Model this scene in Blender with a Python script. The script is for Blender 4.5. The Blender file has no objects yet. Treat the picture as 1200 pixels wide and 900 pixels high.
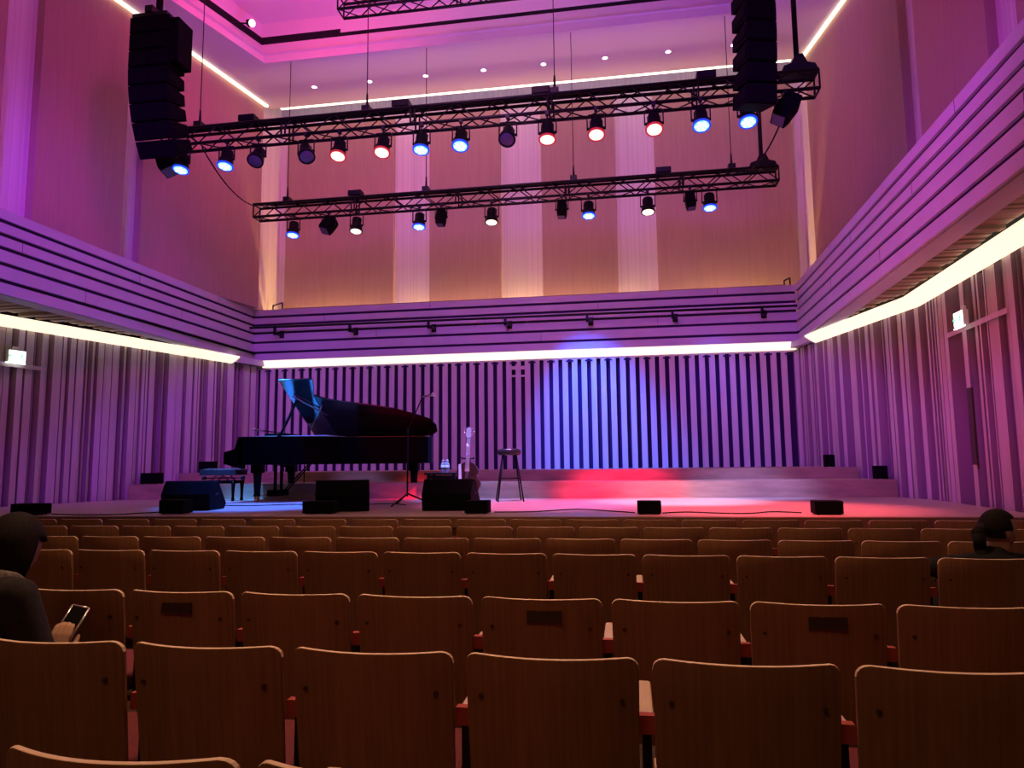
import bpy, bmesh, math, random
from mathutils import Vector, Matrix
random.seed(7)
C = bpy.context.scene.collection
PI = math.pi

# ------------------------------------------------------------------ camera
EYE = 1.38
cam_d = bpy.data.cameras.new('camera'); cam = bpy.data.objects.new('camera', cam_d); C.objects.link(cam)
cam_d.sensor_width = 36; cam_d.lens = 36 * 835.3 / 1200; cam_d.clip_start = 0.05; cam_d.clip_end = 100
cr = Vector((0.98698, 0.16048, -0.01093)); cu = Vector((0.02838, -0.10683, 0.99387)); cf = Vector((-0.15833, 0.98124, 0.10999))
cam.matrix_world = Matrix(((cr.x, cu.x, -cf.x, 0), (cr.y, cu.y, -cf.y, 0), (cr.z, cu.z, -cf.z, EYE), (0, 0, 0, 1)))
bpy.context.scene.camera = cam

# ------------------------------------------------------------------ world, exposure
sc = bpy.context.scene
sc.view_settings.view_transform = 'Standard'; sc.view_settings.look = 'None'
sc.view_settings.exposure = 0.0; sc.view_settings.gamma = 1.0
sc.view_settings.use_curve_mapping = False
w = bpy.data.worlds.new('world'); sc.world = w; w.use_nodes = True
w.node_tree.nodes['Background'].inputs[0].default_value = (0.05, 0.02, 0.04, 1)
w.node_tree.nodes['Background'].inputs[1].default_value = 0.08

# ------------------------------------------------------------------ stage and house lighting
def spot(name, loc, tgt, col, power, deg, blend=0.6, radius=0.12):
    d = bpy.data.lights.new(name, 'SPOT'); d.color = col; d.energy = power
    d.spot_size = math.radians(deg); d.spot_blend = blend; d.shadow_soft_size = radius
    o = bpy.data.objects.new(name, d); C.objects.link(o); o.location = loc
    o.rotation_euler = (Vector(tgt) - Vector(loc)).to_track_quat('-Z', 'Y').to_euler()
    return o
def area(name, loc, tgt, col, power, sx, sy, spread=180):
    d = bpy.data.lights.new(name, 'AREA'); d.shape = 'RECTANGLE'; d.size = sx; d.size_y = sy
    d.color = col; d.energy = power; d.spread = math.radians(spread)
    o = bpy.data.objects.new(name, d); C.objects.link(o); o.location = loc
    o.rotation_euler = (Vector(tgt) - Vector(loc)).to_track_quat('-Z', 'Y').to_euler()
    return o

VIOLET = (0.30, 0.03, 1.0); PURPLE = (0.45, 0.12, 1.0); MAGENTA = (0.85, 0.03, 0.80); BLUE = (0.02, 0.12, 1.0); RED = (1.0, 0.02, 0.12)
# unseen wash spots added over the stalls, fanned across the lower walls and balcony fronts
for x, tx, p in ((-5.6, -9.5, 1500), (-4.0, -5.6, 820), (-2.6, -2.4, 800), (-1.2, 0.8, 800), (0.6, 4.6, 860)):
    spot('added_front_wash', (x, 3.0, 7.8), (tx, 13.0, 2.9 if tx > -9 else 2.0), VIOLET, p, 50, 0.8, 0.8)
spot('added_front_wash', (0.2, 3.0, 7.8), (4.0, 10.2, 2.2), (0.5, 0.1, 1.0), 700, 44, 0.9, 0.8)
spot('added_front_fill', (-2.3, 3.0, 7.9), (-2.3, 14.0, 4.0), (1.0, 0.36, 0.7), 200, 70, 0.9, 0.8)  # unseen fill added toward the back wall
# unseen side and back washes added for the upper walls
spot('side_wash', (-2.0, 5.0, 8.2), (-8.4, 9.0, 7.0), MAGENTA, 470, 84, 0.9, 0.5)
spot('side_wash', (-2.6, 5.0, 8.2), (4.2, 9.5, 7.0), MAGENTA, 470, 84, 0.9, 0.5)
spot('back_wash', (-2.3, 7.0, 8.4), (-2.3, 14.5, 7.0), (1.0, 0.33, 0.40), 390, 100, 0.9, 0.8)
# spots added above the truss to lift the ceiling, no fixture there
spot('ceiling_wash', (-4.6, 9.9, 6.75), (-4.6, 12.0, 9.2), PURPLE, 210, 150, 0.9, 0.3)
spot('ceiling_wash', (0.6, 9.9, 6.75), (0.6, 12.0, 9.2), PURPLE, 210, 150, 0.9, 0.3)
# pink lamps above the ceiling opening
spot('coffer_wash', (-5.3, 10.2, 9.25), (-6.0, 11.6, 10.2), (1.0, 0.06, 0.22), 120, 170, 0.5, 0.1)
spot('coffer_wash', (-1.0, 9.2, 9.2), (-1.0, 10.0, 10.2), (1.0, 0.07, 0.5), 18, 170, 0.5, 0.1)
# stage specials hung on the trusses
spot('stage_special', (-4.6, 9.3, 5.8), (-5.0, 9.3, 0.83), (0.03, 0.14, 1.0), 5200, 34, 0.7, 0.08)
spot('stage_special', (-4.9, 8.6, 5.9), (-4.7, 11.35, 0.9), (0.3, 0.25, 1.0), 1600, 20, 0.8, 0.08)
spot('stage_special', (-4.0, 8.6, 5.9), (-3.6, 11.4, 0.95), RED, 3400, 16, 0.8, 0.08)
spot('stage_special', (-2.4, 9.3, 5.8), (-2.3, 10.8, 0.83), (0.2, 0.28, 1.0), 2200, 26, 0.7, 0.08)
spot('stage_special', (-1.3, 9.3, 5.8), (-1.2, 9.5, 0.83), (0.95, 0.2, 0.75), 2200, 40, 0.8, 0.08)
spot('stage_special', (-0.3, 8.4, 5.9), (-0.15, 11.4, 0.95), RED, 6500, 24, 1.0, 0.08)
spot('stage_special', (1.2, 9.3, 5.8), (0.7, 10.2, 0.83), (0.72, 0.5, 1.0), 3200, 32, 1.0, 0.08)
spot('stage_special', (2.2, 8.6, 5.9), (1.8, 11.3, 0.95), (0.3, 0.3, 1.0), 2600, 24, 1.0, 0.08)
spot('stage_special', (1.4, 8.6, 5.9), (1.5, 8.6, 0.83), (1.0, 0.11, 0.16), 2500, 44, 0.8, 0.08)
spot('piano_special', (-6.5, 9.3, 5.8), (-5.35, 10.5, 1.83), (0.02, 0.22, 1.0), 14000, 16, 0.7, 0.06)
spot('bench_special', (-6.5, 9.3, 5.8), (-6.35, 10.6, 1.3), (0.05, 0.25, 1.0), 12000, 12, 0.7, 0.3)
spot('wall_special', (-1.2, 12.0, 5.6), (-0.5, 14.1, 1.7), BLUE, 3600, 46, 1.0, 0.06)
spot('wall_special', (1.6, 12.0, 5.6), (1.7, 14.1, 2.2), (0.1, 0.12, 1.0), 350, 36, 0.9, 0.06)
# low red wash reaching the right wall beside the exit door
spot('red_wash', (-3.0, 6.0, 6.3), (4.0, 7.6, 2.0), (1.0, 0.06, 0.14), 330, 50, 0.9, 0.3)
# low warm house light behind the camera
area('house_light', (-1.5, -3.0, 6.5), (-1.0, 4.0, 0.5), (1.0, 0.46, 0.2), 54, 4, 2)
area('added_overhead_light', (-1.2, 4.4, 7.9), (-1.2, 3.6, 0.0), (1.0, 0.55, 0.28), 78, 2.0, 1.0, 80)  # overhead lamp added to catch the seat top edges

# ------------------------------------------------------------------ materials
def mat(name, col, rough=0.6, metal=0.0, spec=0.4, coat=0.0, noise=0.0, nscale=8.0, stretch=(1, 1, 1), emit=None, es=0.0, trans=0.0, bump=0.0):
    m = bpy.data.materials.new(name); m.use_nodes = True
    nt = m.node_tree; b = nt.nodes['Principled BSDF']
    b.inputs['Base Color'].default_value = (*col, 1)
    b.inputs['Roughness'].default_value = rough; b.inputs['Metallic'].default_value = metal
    b.inputs['Specular IOR Level'].default_value = spec; b.inputs['Coat Weight'].default_value = coat
    b.inputs['Transmission Weight'].default_value = trans
    if noise > 0 or bump > 0:
        tc = nt.nodes.new('ShaderNodeTexCoord'); mp = nt.nodes.new('ShaderNodeMapping'); mp.inputs['Scale'].default_value = stretch
        ns = nt.nodes.new('ShaderNodeTexNoise'); ns.inputs['Scale'].default_value = nscale; ns.inputs['Detail'].default_value = 4
        nt.links.new(tc.outputs['Object'], mp.inputs['Vector']); nt.links.new(mp.outputs['Vector'], ns.inputs['Vector'])
        if noise > 0:
            rp = nt.nodes.new('ShaderNodeValToRGB')
            rp.color_ramp.elements[0].position = 0.3; rp.color_ramp.elements[1].position = 0.7
            rp.color_ramp.elements[0].color = (*[c * (1 - noise) for c in col], 1)
            rp.color_ramp.elements[1].color = (*[min(1, c * (1 + noise)) for c in col], 1)
            nt.links.new(ns.outputs['Fac'], rp.inputs['Fac']); nt.links.new(rp.outputs['Color'], b.inputs['Base Color'])
        if bump > 0:
            bp = nt.nodes.new('ShaderNodeBump'); bp.inputs['Strength'].default_value = bump
            nt.links.new(ns.outputs['Fac'], bp.inputs['Height']); nt.links.new(bp.outputs['Normal'], b.inputs['Normal'])
    if emit:
        b.inputs['Emission Color'].default_value = (*emit, 1); b.inputs['Emission Strength'].default_value = es
    return m

M = {}
M['plaster'] = mat('white_plaster', (0.8, 0.77, 0.74), 0.8)
M['ceiling'] = mat('ceiling_plaster', (0.78, 0.74, 0.76), 0.85)
M['panel'] = mat('walnut_panel', (0.52, 0.36, 0.27), 0.65, noise=0.05, nscale=3, stretch=(6, 6, 0.4))
M['niche'] = mat('white_drape', (0.85, 0.8, 0.74), 0.8, noise=0.1, nscale=9, stretch=(3, 3, 0.02))
M['pleat'] = mat('pale_ash_pleats', (0.64, 0.55, 0.53), 0.6, noise=0.08, nscale=4, stretch=(5, 5, 0.3))
M['slat'] = mat('pale_ash_slats', (0.68, 0.6, 0.56), 0.55, noise=0.06, nscale=4, stretch=(6, 6, 0.3))
M['board'] = mat('white_painted_board', (0.62, 0.55, 0.62), 0.55, noise=0.04, nscale=3)
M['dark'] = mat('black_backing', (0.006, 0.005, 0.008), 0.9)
M['pleat_gap'] = mat('shaded_slot', (0.34, 0.2, 0.27), 0.8)  # shade between the boards put into the slot colour
M['recess'] = mat('dark_violet_fabric_recess', (0.04, 0.01, 0.08), 0.9)
M['silver'] = mat('silver_reflector', (0.6, 0.6, 0.62), 0.5, metal=0.3)
M['soffit'] = mat('soffit_timber', (0.4, 0.25, 0.17), 0.6, noise=0.2, nscale=5, stretch=(0.3, 6, 1))
M['stage'] = mat('stage_oak', (0.5, 0.37, 0.28), 0.42, noise=0.12, nscale=3, stretch=(0.6, 8, 1))
M['riser'] = mat('riser_oak', (0.46, 0.3, 0.2), 0.5, noise=0.22, nscale=2.2, stretch=(0.8, 4, 4))
M['fascia'] = mat('stage_front_oak', (0.3, 0.15, 0.09), 0.5, noise=0.2, nscale=2, stretch=(0.5, 4, 4))
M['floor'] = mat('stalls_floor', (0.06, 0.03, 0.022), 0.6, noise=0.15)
M['seat_wood'] = mat('seat_veneer', (0.36, 0.17, 0.085), 0.45, noise=0.16, nscale=5, stretch=(14, 2, 0.5))
M['seat_edge'] = mat('toplit_plywood_edge', (0.9, 0.68, 0.46), 0.5)  # pale ply edge, brightened to hold the light from above
M['seat_red'] = mat('red_upholstery', (0.16, 0.025, 0.035), 0.85, noise=0.15, nscale=60)
M['arm_red'] = mat('red_arm_end', (0.42, 0.07, 0.06), 0.8)
M['arm_wood'] = mat('armrest_maple', (0.7, 0.52, 0.38), 0.45, noise=0.08, nscale=8, stretch=(6, 1, 6))
M['seat_metal'] = mat('seat_frame_steel', (0.03, 0.028, 0.028), 0.45, metal=0.6)
M['seat_screw'] = mat('brown_screw_plug', (0.09, 0.04, 0.022), 0.5)
M['plaque'] = mat('dark_plaque', (0.07, 0.033, 0.02), 0.5)
M['black'] = mat('black_satin', (0.006, 0.006, 0.007), 0.5, spec=0.2)
M['black_matte'] = mat('black_texture_paint', (0.004, 0.004, 0.005), 0.8, spec=0.08, noise=0.2, nscale=60)
M['grille'] = mat('black_grille', (0.004, 0.004, 0.005), 0.8, spec=0.08, noise=0.4, nscale=220)
M['truss'] = mat('black_truss_tube', (0.012, 0.01, 0.012), 0.45, metal=0.3)
M['lacquer'] = mat('black_piano_lacquer', (0.0015, 0.0015, 0.002), 0.12, spec=0.06)
M['lid_inner'] = mat('black_lid_lacquer', (0.004, 0.004, 0.005), 0.2, spec=0.12)
M['lid_flap'] = mat('gloss_flap_lacquer', (0.006, 0.006, 0.008), 0.12, spec=0.7)
M['brass'] = mat('brass', (0.75, 0.42, 0.14), 0.25, metal=1.0)
M['ivory'] = mat('white_keys', (0.8, 0.78, 0.7), 0.3)
M['felt'] = mat('gold_plate', (0.5, 0.3, 0.1), 0.35, metal=0.8)
M['leather'] = mat('black_leather', (0.02, 0.02, 0.024), 0.25, bump=0.15, noise=0.2, nscale=40)
M['steel'] = mat('grey_steel', (0.35, 0.35, 0.37), 0.3, metal=1.0)
M['chrome'] = mat('chrome', (0.8, 0.8, 0.82), 0.12, metal=1.0)
M['guitar_top'] = mat('dark_sunburst_spruce', (0.05, 0.02, 0.012), 0.25, coat=0.5, noise=0.4, nscale=4)
M['guitar_side'] = mat('dark_mahogany', (0.06, 0.025, 0.015), 0.3, coat=0.4)
M['guitar_neck'] = mat('brightened_fretboard', (0.5, 0.47, 0.45), 0.4)  # neck and headstock colour lightened to carry the stage light on them
M['pearl'] = mat('pale_pickguard', (0.75, 0.72, 0.68), 0.3)
M['bottle'] = mat('clear_bottle_plastic', (0.75, 0.88, 0.92), 0.1, trans=0.55)
M['cap'] = mat('white_bottle_cap', (0.85, 0.9, 0.92), 0.4)
M['paper'] = mat('white_bottle_label', (0.7, 0.8, 0.85), 0.6)
M['rubber'] = mat('black_rubber', (0.008, 0.008, 0.009), 0.8)
M['rail_red'] = mat('dark_red_rail', (0.16, 0.03, 0.02), 0.5)
M['strip'] = mat('warm_white_diffuser', (0.9, 0.87, 0.75), 0.6, emit=(1.0, 0.87, 0.62), es=1.15)
M['strip_top'] = mat('cove_diffuser', (0.9, 0.87, 0.75), 0.6, emit=(1.0, 0.86, 0.55), es=1.7)
M['strip_back'] = mat('back_cove_diffuser', (0.9, 0.87, 0.75), 0.6, emit=(1.0, 0.86, 0.55), es=3.8)
M['downlight'] = mat('downlight_lens', (0.9, 0.9, 0.9), 0.4, emit=(1.0, 0.92, 0.95), es=5.0)
M['lens_blue'] = mat('blue_led_lens', (0.3, 0.4, 0.8), 0.3, emit=(0.14, 0.48, 1.0), es=1.7)
M['lens_red'] = mat('red_led_lens', (0.8, 0.3, 0.3), 0.3, emit=(1.0, 0.62, 0.52), es=1.6)
M['lens_warm'] = mat('warm_led_lens', (0.8, 0.6, 0.4), 0.3, emit=(1.0, 0.72, 0.55), es=1.6)
M['core_blue'] = mat('blue_led_core', (0.6, 0.8, 1.0), 0.3, emit=(0.6, 0.85, 1.0), es=2.0)
M['core_red'] = mat('red_led_core', (1.0, 0.8, 0.75), 0.3, emit=(1.0, 0.85, 0.78), es=2.0)
M['core_warm'] = mat('warm_led_core', (1.0, 0.9, 0.8), 0.3, emit=(1.0, 0.88, 0.75), es=2.0)
M['lens_off'] = mat('unlit_lens', (0.14, 0.11, 0.2), 0.25)
M['led_ring_blue'] = mat('blue_lit_front_ring', (0.02, 0.03, 0.12), 0.4, emit=(0.01, 0.06, 1.0), es=0.9)
M['led_ring_red'] = mat('red_lit_front_ring', (0.1, 0.02, 0.02), 0.4, emit=(1.0, 0.02, 0.05), es=0.5)
M['sign'] = mat('sign_light_panel', (0.9, 0.95, 0.9), 0.5, emit=(0.85, 1.0, 0.9), es=3.0)
M['sign_green'] = mat('sign_green_figure', (0.1, 0.5, 0.25), 0.5, emit=(0.35, 0.9, 0.6), es=0.9)
M['skin'] = mat('skin', (0.55, 0.32, 0.23), 0.5, spec=0.3)
M['hair'] = mat('dark_brown_hair', (0.014, 0.009, 0.008), 0.75, spec=0.15, noise=0.6, nscale=30, stretch=(6, 6, 0.5), bump=0.8)
M['knit'] = mat('dark_knit', (0.02, 0.015, 0.017), 0.9, noise=0.3, nscale=50, bump=0.3)
M['collar'] = mat('grey_marl_collar', (0.12, 0.105, 0.1), 0.95, noise=0.6, nscale=70, bump=0.5)
M['black_cloth'] = mat('black_cloth', (0.01, 0.009, 0.01), 0.9)
M['screen'] = mat('phone_screen', (0.1, 0.05, 0.08), 0.2, emit=(0.5, 0.16, 0.25), es=0.25)
M['phone_edge'] = mat('pale_phone_edge', (0.7, 0.66, 0.66), 0.25, metal=0.7)
M['red_lamp'] = mat('red_lamp_lens', (0.9, 0.3, 0.3), 0.4, emit=(1.0, 0.5, 0.55), es=4.0)

# ------------------------------------------------------------------ mesh helpers
class MB:
    """collects shapes into one bmesh; build() links it as one object"""
    def __init__(s): s.bm = bmesh.new(); s.mats = []
    def mi(s, m):
        if m not in s.mats: s.mats.append(m)
        return s.mats.index(m)
    def box(s, c, d, rot=None, m=0):
        M4 = Matrix.Translation(c)
        if rot is not None: M4 = M4 @ (rot if isinstance(rot, Matrix) else Matrix.Rotation(rot, 4, 'Z'))
        r = bmesh.ops.create_cube(s.bm, size=1, matrix=M4 @ Matrix.Diagonal((d[0], d[1], d[2], 1)))
        for v in r['verts']:
            for f in v.link_faces: f.material_index = m
        return r['verts']
    def bbox(s, a, b, m=0):
        return s.box([(p + q) / 2 for p, q in zip(a, b)], [abs(q - p) for p, q in zip(a, b)], m=m)
    def tube(s, a, b, r, n=8, r2=None, m=0, smooth=True):
        a = Vector(a); b = Vector(b); d = b - a
        M4 = Matrix.Translation((a + b) / 2) @ d.to_track_quat('Z', 'Y').to_matrix().to_4x4()
        q = bmesh.ops.create_cone(s.bm, cap_ends=True, segments=n, radius1=r, radius2=r if r2 is None else r2, depth=d.length, matrix=M4)
        for v in q['verts']:
            for f in v.link_faces:
                f.material_index = m
                if len(f.verts) == 4 and smooth: f.smooth = True
    def path(s, pts, r, n=6, m=0):
        for a, b in zip(pts[:-1], pts[1:]):
            if (Vector(a) - Vector(b)).length > 1e-5: s.tube(a, b, r, n, m=m)
        for p in pts[1:-1]: s.ball(p, r, 6, m=m)
    def ball(s, c, r, n=10, sc=(1, 1, 1), rot=None, m=0):
        M4 = Matrix.Translation(c)
        if rot is not None: M4 = M4 @ rot
        q = bmesh.ops.create_uvsphere(s.bm, u_segments=n, v_segments=max(4, n // 2 + 1), radius=r, matrix=M4 @ Matrix.Diagonal((*sc, 1)))
        for v in q['verts']:
            for f in v.link_faces: f.smooth = True; f.material_index = m
    def lathe(s, prof, c=(0, 0, 0), n=20, rot=None, m=0):
        M4 = Matrix.Translation(c)
        if rot is not None: M4 = M4 @ rot
        rings = []
        for r, z in prof:
            rings.append([s.bm.verts.new(M4 @ Vector((max(r, 1e-4) * math.cos(2 * PI * k / n), max(r, 1e-4) * math.sin(2 * PI * k / n), z))) for k in range(n)])
        for a, b in zip(rings[:-1], rings[1:]):
            for k in range(n):
                f = s.bm.faces.new((a[k], a[(k + 1) % n], b[(k + 1) % n], b[k])); f.smooth = True; f.material_index = m
        f = s.bm.faces.new(list(reversed(rings[0]))); f.material_index = m
        f = s.bm.faces.new(rings[-1]); f.material_index = m
    def prism(s, poly, h0, h1, fn=None, m=0, smooth=False):
        """polygon (a, b) extruded from h0 to h1; fn maps (a, b, h) to a point"""
        fn = fn or (lambda a, b, h: (a, b, h))
        lo = [s.bm.verts.new(fn(a, b, h0)) for a, b in poly]; hi = [s.bm.verts.new(fn(a, b, h1)) for a, b in poly]
        n = len(poly)
        fs = [s.bm.faces.new(list(reversed(lo))), s.bm.faces.new(hi)]
        for k in range(n):
            f = s.bm.faces.new((lo[k], lo[(k + 1) % n], hi[(k + 1) % n], hi[k])); f.smooth = smooth; fs.append(f)
        for f in fs: f.material_index = m
    def quad(s, pts, m=0):
        f = s.bm.faces.new([s.bm.verts.new(p) for p in pts]); f.material_index = m
    def build(s, name, mats, parent=None, loc=None, bevel=0.0, segs=2, rot=None):
        bmesh.ops.recalc_face_normals(s.bm, faces=s.bm.faces[:])
        me = bpy.data.meshes.new(name); s.bm.to_mesh(me); s.bm.free()
        for m in (mats if isinstance(mats, (list, tuple)) else [mats]): me.materials.append(M[m] if isinstance(m, str) else m)
        o = bpy.data.objects.new(name, me); C.objects.link(o)
        if parent: o.parent = parent
        if loc is not None: o.location = loc
        if rot is not None: o.rotation_euler = rot
        if bevel > 0:
            b = o.modifiers.new('bevel', 'BEVEL'); b.width = bevel; b.segments = segs; b.limit_method = 'ANGLE'; b.angle_limit = math.radians(40)
        return o
def tag(o, label=None, cat=None, group=None, kind=None):
    if label: o['label'] = label
    if cat: o['category'] = cat
    if group: o['group'] = group
    if kind: o['kind'] = kind
    return o
def empty(name, loc, rz=0, label=None, cat=None, group=None):
    o = bpy.data.objects.new(name, None); C.objects.link(o); o.location = loc; o.rotation_euler = (0, 0, rz)
    o.empty_display_size = 0.1
    return tag(o, label, cat, group)
def copy_tree(o, parent=None):
    c = o.copy(); C.objects.link(c)
    if parent: c.parent = parent
    for ch in list(o.children): copy_tree(ch, c)
    return c
def struct(o, label, cat='structure'): return tag(o, label, cat, kind='structure')

# ------------------------------------------------------------------ the hall
ZB, ZT, ZC, ZS = 3.607, 4.702, 9.244, 0.83        # balcony bottom and top, ceiling, stage floor
XL, XR, YBK = -7.86, 3.23, 14.0                    # balcony fronts
WB = 3.487                                         # top of the lower walls
YSF = 7.36                                         # stage front
def lowL(y): return -7.76 - 0.255 * (14 - max(y, 8.3))
def lowR(y): return 3.23 + 0.215 * (14 - y) if y > 10.4 else 4.004 - 0.033 * (10.4 - y)
def upL(y): return -7.63 - 0.18 * (14 - y)
def upR(y): return 3.62 + 0.167 * (14 - y)

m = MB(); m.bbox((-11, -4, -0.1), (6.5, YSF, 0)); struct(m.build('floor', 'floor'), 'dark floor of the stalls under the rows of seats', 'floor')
m = MB(); m.prism([(-9.05, YSF), (3.85, YSF), (3.95, 9), (4.0, 10.4), (3.2, 14.1), (-7.75, 14.1), (-8.95, 9)], ZS - 0.12, ZS)
struct(m.build('stage_floor', 'stage'), 'pale timber stage floor lit blue and pink', 'stage')
m = MB(); m.bbox((-9.05, YSF + 0.01, 0), (3.85, YSF + 0.07, ZS - 0.12)); m.bbox((-9.05, YSF - 0.03, ZS - 0.11), (3.85, YSF, ZS - 0.005))
struct(m.build('stage_front', 'fascia'), 'dark wooden front face of the stage', 'stage front')
# two broad steps at the back of the stage
def step(name, y0, y1, z0, z1, label):
    m = MB(); pl = [(lowL(y0) + 0.05, y0), (lowR(y0) - 0.05, y0), (lowR(y1) - 0.05, y1), (lowL(y1) + 0.05, y1)]
    m.prism(pl, z0, z1); o = m.build(name, 'riser'); struct(o, label, 'step'); return o
step('stage_step', 11.1, 14.08, ZS + 0.001, 1.08, 'lower oak step running across the back of the stage')
step('stage_step', 12.1, 14.08, 1.081, 1.255, 'upper oak step below the striped back wall')

# pleated lower walls
def pleats(y_list_fn, ys, side, name, label, seed):
    rnd = random.Random(seed); pts = []
    y = ys[0]; k = 0
    while y < ys[1] - 0.02:
        wdt = rnd.choice((0.04, 0.055, 0.07, 0.085, 0.11)); gp = rnd.choice((0.012, 0.018, 0.024, 0.032, 0.045))
        d0 = rnd.choice((0.0, 0.0, 0.02, 0.05, 0.08)); d1 = d0 + rnd.choice((0.0, 0.02, 0.03, -0.03, 0.05, -0.05))
        d1 = max(0.0, d1); s = -side; y1 = min(y + wdt, ys[1])
        pts += [(y_list_fn(y) - s * d0, y), (y_list_fn(y1) - s * d1, y1), (y_list_fn(y1) - s * 0.16, y1 + 0.001), (y_list_fn(y1) - s * 0.16, y1 + gp - 0.001)]
        y = y1 + gp
    m = MB()
    top, bot = WB - 0.0, 0.0
    va = [m.bm.verts.new((p[0], p[1], bot)) for p in pts]; vb = [m.bm.verts.new((p[0], p[1], top)) for p in pts]
    for k in range(len(pts) - 1):
        f_ = m.bm.faces.new((va[k], va[k + 1], vb[k + 1], vb[k]))
        if k % 4: f_.material_index = 1
    # the back follows the front so the wall has thickness
    wa = [m.bm.verts.new((y_list_fn(p[1]) + side * 0.35, p[1], bot)) for p in pts]; wb = [m.bm.verts.new((y_list_fn(p[1]) + side * 0.35, p[1], top)) for p in pts]
    for k in range(len(pts) - 1):
        m.bm.faces.new((wa[k + 1], wa[k], wb[k], wb[k + 1])); m.bm.faces.new((vb[k], vb[k + 1], wb[k + 1], wb[k])); m.bm.faces.new((va[k + 1], va[k], wa[k], wa[k + 1]))
    m.bm.faces.new((va[0], vb[0], wb[0], wa[0])); m.bm.faces.new((va[-1], wa[-1], wb[-1], vb[-1]))
    return struct(m.build(name, ['pleat', 'pleat_gap']), label, 'wall')
pleats(lowL, (3.0, 14.1), -1, 'wall_left', 'left lower wall of pale vertical wooden pleats', 11)
pleats(lowR, (3.0, 14.1), 1, 'wall_right', 'right lower wall of pale vertical wooden pleats', 23)

# striped back wall: pale slats over a black recess
m = MB(); pitch = 0.1897; x = -7.553 + pitch / 2
m.bbox((XL - 0.05, 14.2, ZS), (XR + 0.25, 14.3, ZB + 0.1), 1)
k = 0
while x < 3.1:
    m.bbox((x - 0.054, 14.1, 1.2), (x + 0.054, 14.135, WB - 0.005), 0); x += pitch; k += 1
m.bbox((-7.73, 14.1, 1.2), (-7.60, 14.2, WB - 0.005), 0)
m.bbox((3.165, 14.1, 1.2), (3.30, 14.2, WB - 0.005), 0)
x = -7.553; k = 0
while x < 3.15:                                     # a short dark bar paints the shadow heading every second gap
    if k % 2 == 0: m.bbox((x - 0.075, 14.088, WB - 0.115), (x + 0.075, 14.1, WB - 0.085), 1)
    x += pitch; k += 1
m.bbox((XL, 14.1, WB - 0.06), (XR + 0.05, 14.2, ZB + 0.05), 0)
# bridged gaps right of centre
xg = -7.553 + pitch * 28
m.bbox((xg - 0.06, 14.085, 3.10), (xg + pitch + 0.06, 14.1, 3.14), 0); m.bbox((xg - 0.06, 14.085, 3.25), (xg + pitch + 0.06, 14.1, 3.32), 0)
struct(m.build('wall_back', ['slat', 'recess']), 'back wall of pale vertical slats with dark gaps', 'wall')

# balcony fronts: boards with five dark slots
FR = (0.0, 0.14, 0.30, 0.46, 0.645, 0.845, 1.0)
def board_rows():
    out = []
    for a, b in zip(FR[:-1], FR[1:]):
        zt_ = ZT - a * (ZT - ZB) - (0.0 if a == 0 else 0.026); zb_ = ZT - b * (ZT - ZB) + (0.0 if b == 1 else 0.026)
        out.append((zb_, zt_))
    return out
def balcony(name, a, b, n, label, end=0.0):
    a = Vector(a); b = Vector(b); d = (b - a).normalized(); nn = Vector(n)
    m = MB(); L = (b - a).length; ang = math.atan2(d.y, d.x); mid = (a + b) / 2
    def bx(z0, z1, o0, o1, mi):
        c = mid + nn * (o0 + o1) / 2
        m.box((c.x, c.y, (z0 + z1) / 2), (L, abs(o1 - o0), z1 - z0), ang, mi)
    for z0, z1 in board_rows(): bx(z0, z1, 0.0, 0.035, 0)
    bx(ZB + 0.03, ZT - 0.02, 0.035, 0.12, 1)
    bx(ZB, ZB + 0.05, 0.06, 0.30, 0); bx(ZT - 0.03, ZT, 0.06, 0.16, 0)
    # board joints
    t = 1.6
    rows = board_rows(); k = 0
    while t < L - 0.5:
        z0, z1 = rows[(k * 2 + 1) % 5]
        c = a + d * t + nn * 0.0
        m.box((c.x, c.y, (z0 + z1) / 2), (0.006, 0.004, z1 - z0), ang, 1); t += 1.15; k += 1
    return struct(m.build(name, ['board', 'recess']), label, 'balcony front')
balcony('balcony_front_left', (XL, 3.0, 0), (XL, 14.0, 0), (-1, 0, 0), 'left balcony front of pale boards with five dark slots')
balcony('balcony_front_right', (XR - 0.22, 3.0, 0), (XR, 14.0, 0), (1, -0.02, 0), 'right balcony front of pale boards with five dark slots')
balcony('balcony_front_back', (XL, 14.0, 0), (XR, 14.0, 0), (0, 1, 0), 'balcony front across the back wall above the slats')
# timber soffits under the side balconies
def soffit(name, side, label):
    m = MB(); y = 3.0; f = lowL if side < 0 else lowR; xb = XL if side < 0 else XR; rnd = random.Random(5)
    while y < 13.5:
        wd = rnd.choice((0.07, 0.11, 0.16)); x1 = f(y + wd / 2) - side * 0.2
        if abs(x1 - xb) > 0.3: m.bbox((xb + side * 0.28 - (0.02 * (14 - y) if side > 0 else 0), y, ZB + rnd.uniform(0.0, 0.05)), (x1, y + wd, ZB + 0.1), 0)
        y += wd + 0.035
    m.prism([(xb + side * 0.1, 3), (f(3) + side * 0.4, 3), (f(14) + side * 0.4, 14.3), (xb + side * 0.1, 14.3)], ZB + 0.1, ZB + 0.14, m=1)
    return struct(m.build(name, ['soffit', 'dark']), label, 'soffit')
soffit('soffit_left', -1, 'dark timber slats under the left balcony'); soffit('soffit_right', 1, 'reddish timber slats under the right balcony')
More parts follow.
